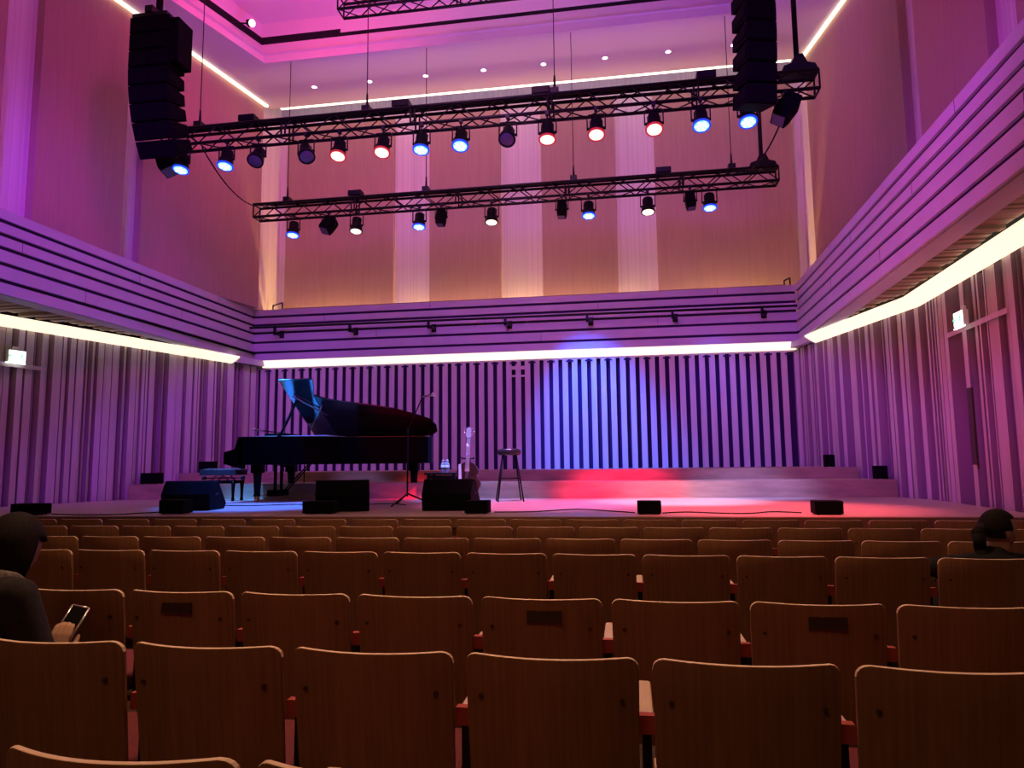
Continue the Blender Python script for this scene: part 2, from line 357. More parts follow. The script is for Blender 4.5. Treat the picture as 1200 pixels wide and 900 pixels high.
# balcony walkways
for nm, pl, lb in (('balcony_floor_left', [(XL - 0.1, 3), (XL - 0.1, 14.9), (upL(14.9) - 0.3, 14.9), (upL(3) - 0.3, 3)], 'walkway floor behind the left balcony front'),
                   ('balcony_floor_right', [(XR - 0.12, 3), (XR + 0.1, 14.9), (upR(14.9) + 0.5, 14.9), (upR(3) + 0.3, 3)], 'walkway floor behind the right balcony front'),
                   ('balcony_floor_back', [(XL - 0.1, 14.13), (XR + 0.1, 14.13), (XR + 0.1, 14.9), (XL - 0.1, 14.9)], 'walkway floor behind the back balcony front')):
    m = MB(); m.prism(pl, ZB + 0.15, ZB + 0.25); struct(m.build(nm, 'floor'), lb, 'floor')

# upper walls: white recesses with proud brown panels
YU = 14.62
m = MB(); m.bbox((upL(YU) - 0.5, YU, ZB + 0.2), (upR(YU) + 0.6, YU + 0.15, ZC + 0.5)); struct(m.build('wall_back_upper', 'niche'), 'white upper back wall seen between the brown panels', 'wall')
for sd, f, nm in ((-1, upL, 'left'), (1, upR, 'right')):
    m = MB(); m.prism([(f(3) + sd * 0.13, 3), (f(YU) + sd * 0.13, YU), (f(YU) + sd * 0.3, YU), (f(3) + sd * 0.3, 3)], ZT + 0.004 if sd < 0 else ZB + 0.2, ZC + 0.5)
    struct(m.build('wall_%s_upper' % nm, 'niche'), 'pale upper %s wall seen between the brown panels' % nm, 'wall')
def side_panel(sd, y0, y1, label, nm):
    f = upL if sd < 0 else upR
    m = MB(); m.prism([(f(y0), y0), (f(y1), y1), (f(y1) + sd * 0.125, y1), (f(y0) + sd * 0.125, y0)], ZT + 0.004 if sd < 0 else ZB + 0.25, ZC - 0.02)
    struct(m.build(nm, 'panel'), label, 'wall panel')
side_panel(-1, 10.76, 13.8, 'tall brown wall panel on the left nearest the back corner', 'wall_panel')
side_panel(-1, 8.88, 10.4, 'tall brown wall panel behind the left loudspeaker array', 'wall_panel')
side_panel(-1, 5.6, 8.35, 'brown wall panel at the far left edge of the hall', 'wall_panel')
side_panel(1, 10.8, 13.95, 'tall brown wall panel on the right nearest the back corner', 'wall_panel')
side_panel(1, 9.0, 10.42, 'brown wall panel high above the right exit door', 'wall_panel')
side_panel(1, 5.6, 8.5, 'brown wall panel at the far right edge of the hall', 'wall_panel')
NX = [(-4.87, -4.07), (-2.52, -1.64), (-0.10, 0.70)]
NX = [(a * 1.012, b * 1.012) for a, b in NX]
xs = [-7.45] + [v for p in NX for v in p] + [3.45]
for i, lb in enumerate(('brown back panel left of the first white strip', 'brown back panel between the first and second white strips',
                        'brown back panel between the second and third white strips', 'brown back panel right of the third white strip')):
    m = MB(); m.bbox((xs[2 * i], YU - 0.1, ZB + 0.25), (xs[2 * i + 1], YU, ZC - 0.22))
    struct(m.build('wall_panel', 'panel', bevel=0.004), lb, 'wall panel')

# ceiling with a raised opening
def ceil_ring(outer, inner, z0, z1):
    m = MB(); n = len(outer)
    for z in (z0, z1):
        vo = [m.bm.verts.new((*p, z)) for p in outer]; vi = [m.bm.verts.new((*p, z)) for p in inner]
        for k in range(n): m.bm.faces.new((vo[k], vo[(k + 1) % n], vi[(k + 1) % n], vi[k]))
    return m
OP = [(-7.9, 8.6), (-6.84, 12.3), (2.4, 12.3), (3.2, 8.6)]
OPN = [(-8.4, 3.2), (-6.84, 12.3), (2.4, 12.3), (3.6, 3.2)]
OPN = [(-6.84 - 0.285 * (12.3 - 3.2), 3.2), (-6.84, 12.3), (2.4, 12.3), (2.4 + 0.25 * 9.1, 3.2)]
OUT = [(upL(3), 3), (upL(14.02), 14.02), (upR(14.02), 14.02), (upR(3), 3)]
m = ceil_ring(OUT, OPN, ZC, ZC + 0.2)
struct(m.build('ceiling', 'ceiling'), 'smooth ceiling border around the raised opening', 'ceiling')
def off(pl, d):                                      # pushes the opening outline outwards
    return [(pl[0][0] - d, pl[0][1]), (pl[1][0] - d, pl[1][1] + d), (pl[2][0] + d, pl[2][1] + d), (pl[3][0] + d, pl[3][1])]
m = MB()
a, b = OPN, off(OPN, 0.17)
for k in range(3): m.quad([(*a[k], ZC), (*a[k + 1], ZC), (*b[k + 1], ZC + 0.5), (*b[k], ZC + 0.5)])
struct(m.build('ceiling_fascia', 'ceiling'), 'sloping upstand around the ceiling opening', 'ceiling')
c_ = off(OPN, 0.32)
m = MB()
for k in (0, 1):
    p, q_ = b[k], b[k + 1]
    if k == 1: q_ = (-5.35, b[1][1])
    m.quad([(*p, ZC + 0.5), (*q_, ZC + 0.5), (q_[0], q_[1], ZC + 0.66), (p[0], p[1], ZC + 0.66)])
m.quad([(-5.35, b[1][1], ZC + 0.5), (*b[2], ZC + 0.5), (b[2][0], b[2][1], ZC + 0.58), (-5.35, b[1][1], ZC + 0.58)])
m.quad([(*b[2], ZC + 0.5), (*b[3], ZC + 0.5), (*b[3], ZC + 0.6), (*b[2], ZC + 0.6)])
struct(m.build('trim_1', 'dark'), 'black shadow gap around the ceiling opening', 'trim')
m = MB(); m.quad([(-5.35, b[1][1], ZC + 0.58), (*b[2], ZC + 0.58), (b[2][0], b[2][1], ZC + 0.95), (-5.35, b[1][1], ZC + 0.95)])
struct(m.build('trim_2', 'ceiling'), 'pale bulkhead above the ceiling slot', 'trim')
m = MB(); m.bbox((-11, 3, ZC + 0.95), (6, 12.9, ZC + 1.05)); struct(m.build('ceiling_upper', 'ceiling'), 'raised pink lit ceiling inside the opening', 'ceiling')
for k, p in enumerate([(0,)]):
    m = MB()
    m.quad([(b[0][0], b[0][1], ZC + 0.66), (b[1][0], b[1][1], ZC + 0.66), (b[1][0], b[1][1], ZC + 0.95), (b[0][0], b[0][1], ZC + 0.95)])
    m.quad([(b[1][0], b[1][1], ZC + 0.66), (-5.35, b[1][1], ZC + 0.66), (-5.35, b[1][1], ZC + 0.95), (b[1][0], b[1][1], ZC + 0.95)])
    struct(m.build('trim_3', 'ceiling'), 'upper side of the ceiling opening in its left corner', 'trim')

# ------------------------------------------------------------------ strip lights (lamps of the hall)
def strip_along(name, pts, label, sec, mt='strip'):
    """an extruded diffuser following pts; sec = list of (outward offset, z)"""
    m = MB(); rows = []
    for (x, y, nx, ny) in pts: rows.append([m.bm.verts.new((x + nx * o, y + ny * o, z)) for o, z in sec])
    n = len(sec)
    for a, b in zip(rows[:-1], rows[1:]):
        for k in range(n): m.bm.faces.new((a[k], a[(k + 1) % n], b[(k + 1) % n], b[k]))
    m.bm.faces.new(rows[0]); m.bm.faces.new(list(reversed(rows[-1])))
    return tag(m.build(name, mt), label, 'strip light')
sec = [(0.0, WB - 0.03), (0.04, WB - 0.03), (0.2, ZB - 0.04), (0.2, ZB - 0.01), (0.0, ZB - 0.01)]
strip_along('strip_light', [(lowL(3.0), 3.0, 1, 0), (lowL(8.3), 8.3, 1, 0), (lowL(13.28), 13.28, 1, 0)], 'long glowing strip light along the top of the left pleated wall', sec)
strip_along('strip_light', [(lowR(3.0), 3.0, -1, 0), (lowR(10.4), 10.4, -1, 0), (lowR(13.3), 13.3, -1, 0)], 'long glowing strip light with a bend over the right pleated wall', sec)
strip_along('strip_light', [(-7.68, 14.1, 0, -1), (XR - 0.03, 14.1, 0, -1)], 'glowing strip light across the top of the striped back wall', [(0.0, WB - 0.03), (0.02, WB - 0.03), (0.08, ZB), (0.0, ZB)])
for sd, f in ((-1, lowL), (1, lowR)):                # plain blocks closing the strips at the back corners
    m = MB(); m.prism([(f(13.3), 13.3), (f(14.08), 14.08), (f(14.08) - sd * 0.12, 14.08), (f(13.3) - sd * 0.12, 13.3)], WB, ZB - 0.005)
    struct(m.build('trim_4' if sd < 0 else 'trim_5', 'board'), 'plain end piece of the %s wall strip light' % ('left' if sd < 0 else 'right'), 'trim')
strip_along('cove_light', [(upL(3) + 0.02, 3.0, 1, 0), (upL(13.85) + 0.02, 13.85, 1, 0)], 'thin glowing line where the left wall meets the ceiling', [(0, ZC - 0.05), (0.05, ZC - 0.05), (0.05, ZC - 0.005), (0, ZC - 0.005)], 'strip_top')
strip_along('cove_light', [(upR(3) - 0.02, 3.0, -1, 0), (upR(13.95) - 0.02, 13.95, -1, 0)], 'thin glowing line where the right wall meets the ceiling', [(0, ZC - 0.05), (0.05, ZC - 0.05), (0.05, ZC - 0.005), (0, ZC - 0.005)], 'strip_top')
strip_along('cove_light', [(-7.4, 14.04, 0, 1), (3.4, 14.04, 0, 1)], 'thin glowing line along the ceiling edge above the back wall', [(0, ZC + 0.0), (0.06, ZC + 0.0), (0.06, ZC + 0.05), (0, ZC + 0.05)], 'strip_back')
# warm uplights standing on the back walkway
for x in (-6.2, -3.4, -0.9, 2.0):
    area('walkway_uplight', (x, 14.36, 4.1), (x, 14.5, 9.0), (1.0, 0.55, 0.18), 45, 2.4, 0.1)

# recessed ceiling downlights
for k, x in enumerate((-6.264, -5.054, -3.859, -2.657, -1.445, -0.231, 0.979, 2.197)):
    t = empty('downlight', (x, 13.30, ZC), 0, '%s small round downlight from the left in the row of ceiling spots' % ('first second third fourth fifth sixth seventh eighth'.split()[k]), 'ceiling light', 'row of round downlights in the ceiling')
    m = MB(); m.lathe([(0.075, 0.0), (0.075, -0.012), (0.05, -0.012), (0.05, -0.004)]); m.build('trim_ring', 'plaster', t)
    m = MB(); m.lathe([(0.05, -0.004), (0.05, -0.010), (0.03, -0.013)]); m.build('lens', 'downlight', t)
t = empty('ceiling_lamp', (-6.72, 11.64, ZC + 0.40), 0, 'small red glowing lamp in the corner of the ceiling opening', 'lamp')
m = MB(); m.box((-0.08, 0, 0.01), (0.1, 0.1, 0.1)); m.tube((-0.42, 0, 0.05), (-0.08, 0, 0.01), 0.015); m.build('housing', 'black', t, bevel=0.01)
m = MB(); m.ball((-0.02, -0.02, -0.01), 0.065, 12, (0.9, 1, 1.1)); m.build('lens', 'red_lamp', t)

# handrail bar on the back balcony front
t = empty('lighting_bar', (0, 13.8, 4.25), 0, 'dark horizontal pipe on brackets along the back balcony front', 'bar')
m = MB(); m.tube((XL + 0.02, 0, 0.03), (XR - 0.03, 0, 0.0), 0.024, 10); m.build('pipe', 'truss', t)
for x in (-7.27, -5.61, -3.93, -2.35, -0.72, 0.914, 2.568):
    m = MB(); m.box((x, 0.0, -0.06), (0.05, 0.05, 0.16)); m.box((x + 0.06, 0.09, -0.12), (0.05, 0.22, 0.05)); m.box((x + 0.06, 0.2, -0.1), (0.1, 0.03, 0.16)); m.box((x + 0.03, 0, -0.12), (0.1, 0.05, 0.05))
    m.build('bracket', 'truss', t)
m = MB(); m.bbox((-7.3, 14.2, 4.70), (3.08, 14.26, 4.76)); m.bbox((-7.3, 14.22, 3.86), (-7.25, 14.25, 4.7)); m.bbox((3.03, 14.22, 3.86), (3.08, 14.25, 4.7))
tag(m.build('handrail', 'rail_red'), 'dark red wooden rail behind the top of the back balcony', 'rail')
for x, lb in ((-7.52, 'small black handrail loop at the left end of the back balcony'), (3.17, 'small black handrail loop at the right end of the back balcony')):
    m = MB(); m.path([(x - 0.07, 14.3, 3.86), (x - 0.07, 14.3, 4.86), (x + 0.07, 14.45, 4.95), (x + 0.07, 14.45, 3.86)], 0.015, 8); tag(m.build('handrail_loop', 'truss'), lb, 'rail')

# ------------------------------------------------------------------ doors and exit signs in the pleated walls
def door(n, f, y0, y1, side, slot):
    s = -side
    def P(y, o, z): return (f(y) + s * o, y, z)
    m = MB()
    m.prism([(f(y0) + s * 0.0, y0), (f(y1), y1), (f(y1) + s * 0.006, y1), (f(y0) + s * 0.006, y0)], 2.87, 2.93)
    o = m.build('door_%d' % n, 'pleat')
    struct(o, 'flush exit door in the %s pleated wall under its sign' % ('left' if side < 0 else 'right'), 'door')
    ym = y0 + (y1 - y0) * slot
    m = MB(); m.prism([(f(ym) + s * 0.005, ym - 0.05), (f(ym) + s * 0.005, ym + 0.05), (f(ym) + s * 0.03, ym + 0.05), (f(ym) + s * 0.03, ym - 0.05)], 1.3, 2.19)
    m.build('door_handle', 'plaque', o)
door(1, lowL, 7.6, 9.65, -1, 0.5)
door(2, lowR, 8.0, 9.6, 1, 0.62)
def exit_sign(f, y, z, side, label):
    s = -side; dy = 0.01; sl = math.atan2(f(y + 0.1) - f(y - 0.1), 0.2)
    t = empty('exit_sign', (f(y) + s * 0.06, y, z), -sl, label, 'sign')
    m = MB(); m.box((0, 0, 0), (0.06, 0.25, 0.18)); m.box((-s * 0.03, 0, 0.12), (0.03, 0.08, 0.06)); m.build('housing', 'plaster', t, bevel=0.006)
    m = MB(); m.box((s * 0.034, 0, 0), (0.008, 0.235, 0.165)); m.box((s * 0.034, -0.02, -0.105), (0.02, 0.28, 0.012)); m.build('light_panel', 'sign', t)
    m = MB(); X = s * 0.0395
    def ln(a, b, r): m.tube((X, a[0] * s, a[1]), (X, b[0] * s, b[1]), r, 6)
    m.ball((X, 0.07 * s, 0.055), 0.014, 8, (0.2, 1, 1))
    ln((0.068, 0.035), (0.06, -0.01), 0.011); ln((0.06, -0.01), (0.09, -0.035), 0.008); ln((0.09, -0.035), (0.085, -0.065), 0.008)
    ln((0.06, -0.01), (0.04, -0.04), 0.008); ln((0.04, -0.04), (0.015, -0.045), 0.008); ln((0.068, 0.03), (0.1, 0.01), 0.006); ln((0.068, 0.03), (0.04, 0.005), 0.006)
    m.build('running_figure', 'sign_green', t)
    m = MB(); ln((-0.04, 0.0), (-0.12, 0.0), 0.009); ln((-0.12, 0), (-0.09, 0.03), 0.009); ln((-0.12, 0), (-0.09, -0.03), 0.009); m.build('arrow', 'sign_green', t)
exit_sign(lowL, 9.16, 3.03, -1, 'bright exit sign on the left pleated wall')
exit_sign(lowR, 8.96, 3.0, 1, 'bright exit sign on the right pleated wall')

# ------------------------------------------------------------------ lighting trusses
def truss(name, x0, x1, y, z, s, label, bay=0.3):
    """box truss, centre y z, chord spacing s, built from its middle"""
    cx = (x0 + x1) / 2; t = empty(name, (cx, y, z), 0, label, 'truss')
    L = (x1 - x0) / 2; h = s / 2
    for dy in (-h, h):
        for dz in (-h, h):
            m = MB(); m.tube((-L, dy, dz), (L, dy, dz), 0.025, 10); m.build('chord', 'truss', t)
    m = MB(); n = max(2, int(2 * L / bay)); st = 2 * L / n
    for k in range(n):
        xa, xb = -L + k * st, -L + (k + 1) * st
        u, v = ((-h, h) if k % 2 == 0 else (h, -h))
        for dy in (-h, h): m.tube((xa, dy, u), (xb, dy, v), 0.011, 6)
        for dz in (-h, h): m.tube((xa, u, dz), (xb, v, dz), 0.011, 6)
    for xa in (-L, L):
        for dy in (-h, h): m.tube((xa, dy, -h), (xa, dy, h), 0.014, 6)
        for dz in (-h, h): m.tube((xa, -h, dz), (xa, h, dz), 0.014, 6)
    xx = -L + 2.0
    while xx < L - 0.5:
        for q in (-0.03, 0.03):
            for dy in (-h, h): m.tube((xx + q, dy, -h), (xx + q, dy, h), 0.014, 6)
        xx += 2.0
    m.build('lattice', 'truss', t)
    m = MB()                                          # cables strapped along the top
    for j in range(4): m.tube((-L + 0.1 * j, -0.07 + 0.045 * j, h + 0.025), (L - 0.4 + 0.05 * j, -0.06 + 0.04 * j, h + 0.03), 0.018, 6)
    m.build('cable_bundle', 'rubber', t)
    return t
T1 = dict(x0=-6.95, x1=2.64, y=9.62, z=6.40, s=0.26)
T2 = dict(x0=-6.95, x1=2.66, y=12.36, z=6.23, s=0.25)
truss('lighting_truss', T1['x0'], T1['x1'], T1['y'], T1['z'], T1['s'], 'front lighting truss hung across the hall above the stage edge')
truss('lighting_truss', T2['x0'], T2['x1'], T2['y'], T2['z'], T2['s'], 'rear lighting truss hung lower in view near the back wall')
truss('lighting_truss', -4.55, 1.8, 10.6, 9.02, 0.26, 'dark red lit truss up against the raised ceiling opening')
def hoist(T, x, label, top):
    t = empty('hoist_cable', (x, T['y'], T['z'] + T['s'] / 2), 0, label, 'cable', 'wires holding the lighting trusses')
    m = MB(); m.box((0, 0, 0.08), (0.12, 0.16, 0.1)); m.tube((0, 0, 0.12), (0, 0, 0.34), 0.022, 8, 0.014); m.build('shackle', 'truss', t)
    m = MB(); m.tube((0, 0, 0.3), (0, 0, top - T['z'] - T['s'] / 2), 0.007, 6); m.build('wire', 'truss', t)
W = ('first', 'second', 'third', 'fourth')
for k, x in enumerate((-6.40, -3.69, -0.89)): hoist(T1, x, '%s thin wire from the left holding the front truss' % W[k], ZC + 0.95)
for k, x in enumerate((-6.32, -3.57, -0.83, 1.91)): hoist(T2, x, '%s thin wire from the left holding the rear truss' % W[k], ZC)
def pole(T, x, label, top):
    t = empty('support_pole', (x, T['y'], T['z'] + T['s'] / 2), 0, label, 'pole')
    m = MB(); m.tube((0, 0, 0.1), (0, 0, top - T['z'] - T['s'] / 2), 0.035, 10); m.build('tube', 'truss', t)
    m = MB(); m.prism([(-0.24, 0), (0.24, 0), (0.2, 0.09), (0.1, 0.12), (0.05, 0.24), (-0.05, 0.24), (-0.1, 0.12), (-0.2, 0.09)], -0.14, 0.14, lambda a, b, h: (a, h, b)); m.build('clamp', 'truss', t)
pole(T1, 2.40, 'thick black pole holding the right end of the front truss', ZC + 0.95)
pole(T2, 2.41, 'thick black pole holding the right end of the rear truss', ZC)
def power_box(T, x, label):
    t = empty('power_box', (x, T['y'], T['z'] + T['s'] / 2 + 0.045), 0, label, 'power box', 'small boxes on top of the trusses')
    m = MB(); m.box((0, 0, 0.06), (0.26, 0.2, 0.1)); m.build('body', 'black', t, bevel=0.01)
    m = MB(); m.tube((0.08, 0, 0.1), (0.08, 0, 0.14), 0.02); m.tube((-0.06, 0, 0.1), (-0.06, 0, 0.13), 0.03); m.build('connector', 'rubber', t)
for T, xx, nm in ((T1, (-5.58, -3.15, -1.08, 1.2), 'front'), (T2, (-4.94, 0.75), 'rear')):
    for k, x in enumerate(xx): power_box(T, x, '%s small black box from the left on top of the %s truss' % (W[k], nm))

# ------------------------------------------------------------------ stage lanterns
def lantern(x, T, state, label, tilt=(0.0, 0.0)):
    zc = T['z'] - T['s'] / 2 - 0.02
    t = empty('stage_lantern', (x, T['y'] - T['s'] / 2, zc), 0, label, 'stage light', 'lanterns hung under the trusses')
    R_ = Matrix.Translation((0, 0, -0.26)) @ Matrix.Rotation(tilt[0], 4, 'X') @ Matrix.Rotation(tilt[1], 4, 'Y')
    m = MB(); m.box((0, 0, 0.0), (0.05, 0.06, 0.06)); m.tube((0, 0, -0.09), (0, 0, 0), 0.012); m.build('clamp', 'truss', t)
    m = MB(); m.path([(-0.125, 0, -0.3), (-0.125, 0, -0.1), (-0.1, 0, -0.08), (0.1, 0, -0.08), (0.125, 0, -0.1), (0.125, 0, -0.3)], 0.010, 6); m.build('yoke', 'truss', t)
    m = MB(); m.lathe([(0.06, 0.13), (0.078, 0.12), (0.08, -0.02), (0.108, -0.05), (0.112, -0.13), (0.12, -0.13), (0.12, -0.15), (0.1, -0.15), (0.1, -0.145)], n=20)
    for k in range(8):
        a = k * PI / 4; m.box((0.08 * math.cos(a), 0.08 * math.sin(a), 0.05), (0.02, 0.006, 0.13), a)
    for sx in (-1, 1): m.tube((sx * 0.08, 0, -0.03), (sx * 0.13, 0, -0.03), 0.02)
    ob = m.build('barrel', 'black', t); ob.matrix_local = R_
    m = MB(); m.lathe([(0.12, -0.128), (0.123, -0.13), (0.123, -0.152), (0.104, -0.152), (0.104, -0.148)], n=20)
    r = m.build('front_ring', {'blue': 'led_ring_blue', 'red': 'led_ring_red'}.get(state, 'black'), t); r.matrix_local = R_
    m = MB(); m.lathe([(0.101, -0.13), (0.101, -0.15), (0.08, -0.156), (0.0, -0.158)], n=20)
    if state != 'off':
        for k in range(7):
            a = k * PI / 3; rr = 0.062 if k < 6 else 0
            m.ball((rr * math.cos(a), rr * math.sin(a), -0.155), 0.029, 8, (1, 1, 0.4), m=1)
    l = m.build('lens', ['lens_' + state] + (['core_' + state] if state != 'off' else []), t); l.matrix_local = R_
    return t
def ords(k): return ('first second third fourth fifth sixth seventh eighth ninth tenth eleventh twelfth thirteenth fourteenth fifteenth sixteenth seventeenth eighteenth nineteenth twentieth').split()[k]
F1 = [(-6.58, 'blue', (0, 0)), (-5.85, 'blue', (0, 0)), (-5.34, 'off', (0.35, 0)), (-4.58, 'off', (0.3, -0.35)), (-4.06, 'red', (0.1, 0)), (-3.39, 'red', (0.1, 0)), (-2.81, 'blue', (0, 0)),
      (-2.23, 'blue', (0.1, 0)), (-1.55, 'off', (0.4, 0)), (-0.99, 'red', (0, 0)), (-0.31, 'red', (0.1, 0)), (0.474, 'red', (0.15, 0)), (1.097, 'blue', (0.1, 0)), (1.70, 'blue', (0.1, 0))]
COLW = {'blue': 'glowing blue', 'red': 'glowing red', 'off': 'unlit', 'warm': 'glowing warm white'}
for k, (x, s, tl) in enumerate(F1):
    lantern(x, T1, s, '%s stage lantern, %s from the left under the front truss' % (COLW[s], ords(k)), (-0.25 - tl[0], tl[1]))
F2 = [(-6.12, 'blue'), (-4.87, 'warm'), (-3.66, 'blue'), (-2.31, 'warm'), (-0.57, 'blue'), (0.458, 'warm'), (1.50, 'blue')]
for k, (x, s) in enumerate(F2):
    lantern(x, T2, s, '%s stage lantern, %s round one from the left under the rear truss' % (COLW[s], ords(k)), (-0.2, 0))
def floodbox(x, y, z, label, tilt, d=(0.17, 0.16, 0.3), bracket=True, rz=0):
    t = empty('flood_lantern', (x, y, z), rz, label, 'stage light', 'narrow black lanterns on the trusses')
    R_ = Matrix.Translation((0, 0, -0.24)) @ Matrix.Rotation(tilt[0], 4, 'X') @ Matrix.Rotation(tilt[1], 4, 'Y')
    m = MB(); h = d[2] / 2
    m.prism([(-0.4 * d[0], h), (0.4 * d[0], h), (0.5 * d[0], h * 0.6), (0.5 * d[0], -h * 0.55), (0.42 * d[0], -h), (-0.42 * d[0], -h), (-0.5 * d[0], -h * 0.55), (-0.5 * d[0], h * 0.6)], -d[1] / 2, d[1] / 2, lambda a, b, c: (a, c, b))
    ob = m.build('body', 'black_matte', t, bevel=0.008); ob.matrix_local = R_
    m = MB(); m.box((0, 0, -h - 0.004), (d[0] * 0.7, d[1] * 0.8, 0.012)); ob = m.build('lens', 'lens_off', t); ob.matrix_local = R_
    m = MB(); e = d[0] / 2 + 0.025
    m.path([(-e, 0, -0.24), (-e, 0, -0.09), (e, 0, -0.09), (e, 0, -0.24)], 0.009, 6); m.tube((0, 0, -0.09), (0, 0, 0.0), 0.012); m.box((0, 0, 0), (0.05, 0.06, 0.06))
    m.build('yoke', 'truss', t)
    m = MB()
    for sx in (-1, 1): m.tube((sx * d[0] / 2, 0, -0.24), (sx * (e + 0.012), 0, -0.24), 0.018)
    m.build('knob', 'rubber', t)
z2 = T2['z'] - T2['s'] / 2 - 0.02; y2 = T2['y'] - T2['s'] / 2
floodbox(-5.42, y2, z2, 'unlit tilted black lantern between the first two lit ones on the rear truss', (-0.5, 0.35), (0.22, 0.2, 0.32))
floodbox(-3.25, y2, z2, 'unlit narrow lantern beside the blue one left of centre on the rear truss', (-0.15, 0.1))
floodbox(-1.04, y2, z2, 'unlit narrow lantern right of centre beside a blue one on the rear truss', (-0.1, 0.05))
floodbox(1.18, y2, z2, 'unlit narrow lantern beside the last blue one on the rear truss', (-0.15, -0.1))
floodbox(2.20, T1['y'] - T1['s'] / 2, T1['z'] - T1['s'] / 2 - 0.02, 'large black box lantern tilted under the right end of the front truss', (-0.3, 0.62), (0.24, 0.22, 0.42))
floodbox(-6.84, T1['y'] - T1['s'] / 2, T1['z'] - T1['s'] / 2 - 0.02, 'black box lantern tilted below the left loudspeaker array', (-0.3, -0.45), (0.24, 0.22, 0.42))

# slack cables
def sag(name, a, b, drop, r, label, n=14, cat='cable'):
    a = Vector(a); b = Vector(b); pts = [a.lerp(b, k / n) - Vector((0, 0, drop * 4 * (k / n) * (1 - k / n))) for k in range(n + 1)]
    m = MB(); m.path(pts, r, 6); return tag(m.build(name, 'rubber'), label, cat)
sag('slack_cable', (-6.35, 9.62, 6.27), (-6.9, 12.3, 6.33), 0.2, 0.011, 'thin slack cable between the left ends of the two trusses')
sag('slack_cable', (2.3, 9.62, 6.27), (1.95, 12.3, 6.33), 0.35, 0.012, 'thin slack cable between the right ends of the two trusses')

# ------------------------------------------------------------------ line array loudspeakers
def line_array(loc, W_, n, H, D, label, rz, curve, side_box=False, ptop=3.0):
    t = empty('line_array', loc, rz, label, 'loudspeaker')
    z = 0.0; y = 0.0; ang = 0.0
    for k in range(n):
        M4 = Matrix.Translation((0, y, z)) @ Matrix.Rotation(ang, 4, 'X')
        m = MB(); h = H - 0.012
        m.prism([(0, 0), (0, -h), (D, -h * 0.82), (D, -h * 0.18)], -W_ / 2, W_ / 2, lambda a, b, c: (c, a, b))
        for sx in (-1, 1): m.box((sx * (W_ / 2 + 0.006), D * 0.3, -h / 2), (0.014, D * 0.5, h * 0.5))
        ob = m.build('cabinet', 'black_matte', t, bevel=0.006); ob.matrix_local = M4
        g = MB(); g.box((0, -0.006, -h / 2), (W_ * 0.94, 0.016, h * 0.88)); g.box((0, -0.016, -h / 2), (W_ * 0.12, 0.01, h * 0.86)); gb = g.build('grille', 'grille', ob)
        d = Vector((0, 0, -H)); d.rotate(Matrix.Rotation(ang, 3, 'X')); y += d.y; z += d.z
        ang += curve[k]
    m = MB(); m.box((0, D / 2, 0.03), (W_ * 0.9, D, 0.05)); m.box((0, D / 2, 0.1), (0.12, D * 1.1, 0.1)); m.build('rigging_frame', 'truss', t)
    m = MB(); m.tube((0, D / 2, 0.14), (0, D / 2, ptop), 0.05, 10); m.build('hanging_pole', 'truss', t)
    if side_box:
        m = MB(); m.box((W_ / 2 + 0.07, D * 0.5, -0.36), (0.13, D * 0.8, 0.66)); m.build('side_fill', 'black_matte', t, bevel=0.01)
line_array((-6.54, 8.55, 7.75), 0.60, 8, 0.255, 0.42, 'black hanging loudspeaker array curving down at the left', 0.0, (0.0, 0.0, 0.07, 0.09, 0.11, 0.12, 0.12, 0.1), True, ZC + 0.9 - 7.66)
line_array((1.80, 8.75, 8.70), 0.40, 11, 0.265, 0.42, 'black hanging loudspeaker array reaching the top edge at the right', 0.28, (0, 0, 0, 0, 0.01, 0.02, 0.02, 0.03, 0.03, 0.03, 0.03), False, ZC + 0.9 - 8.62)

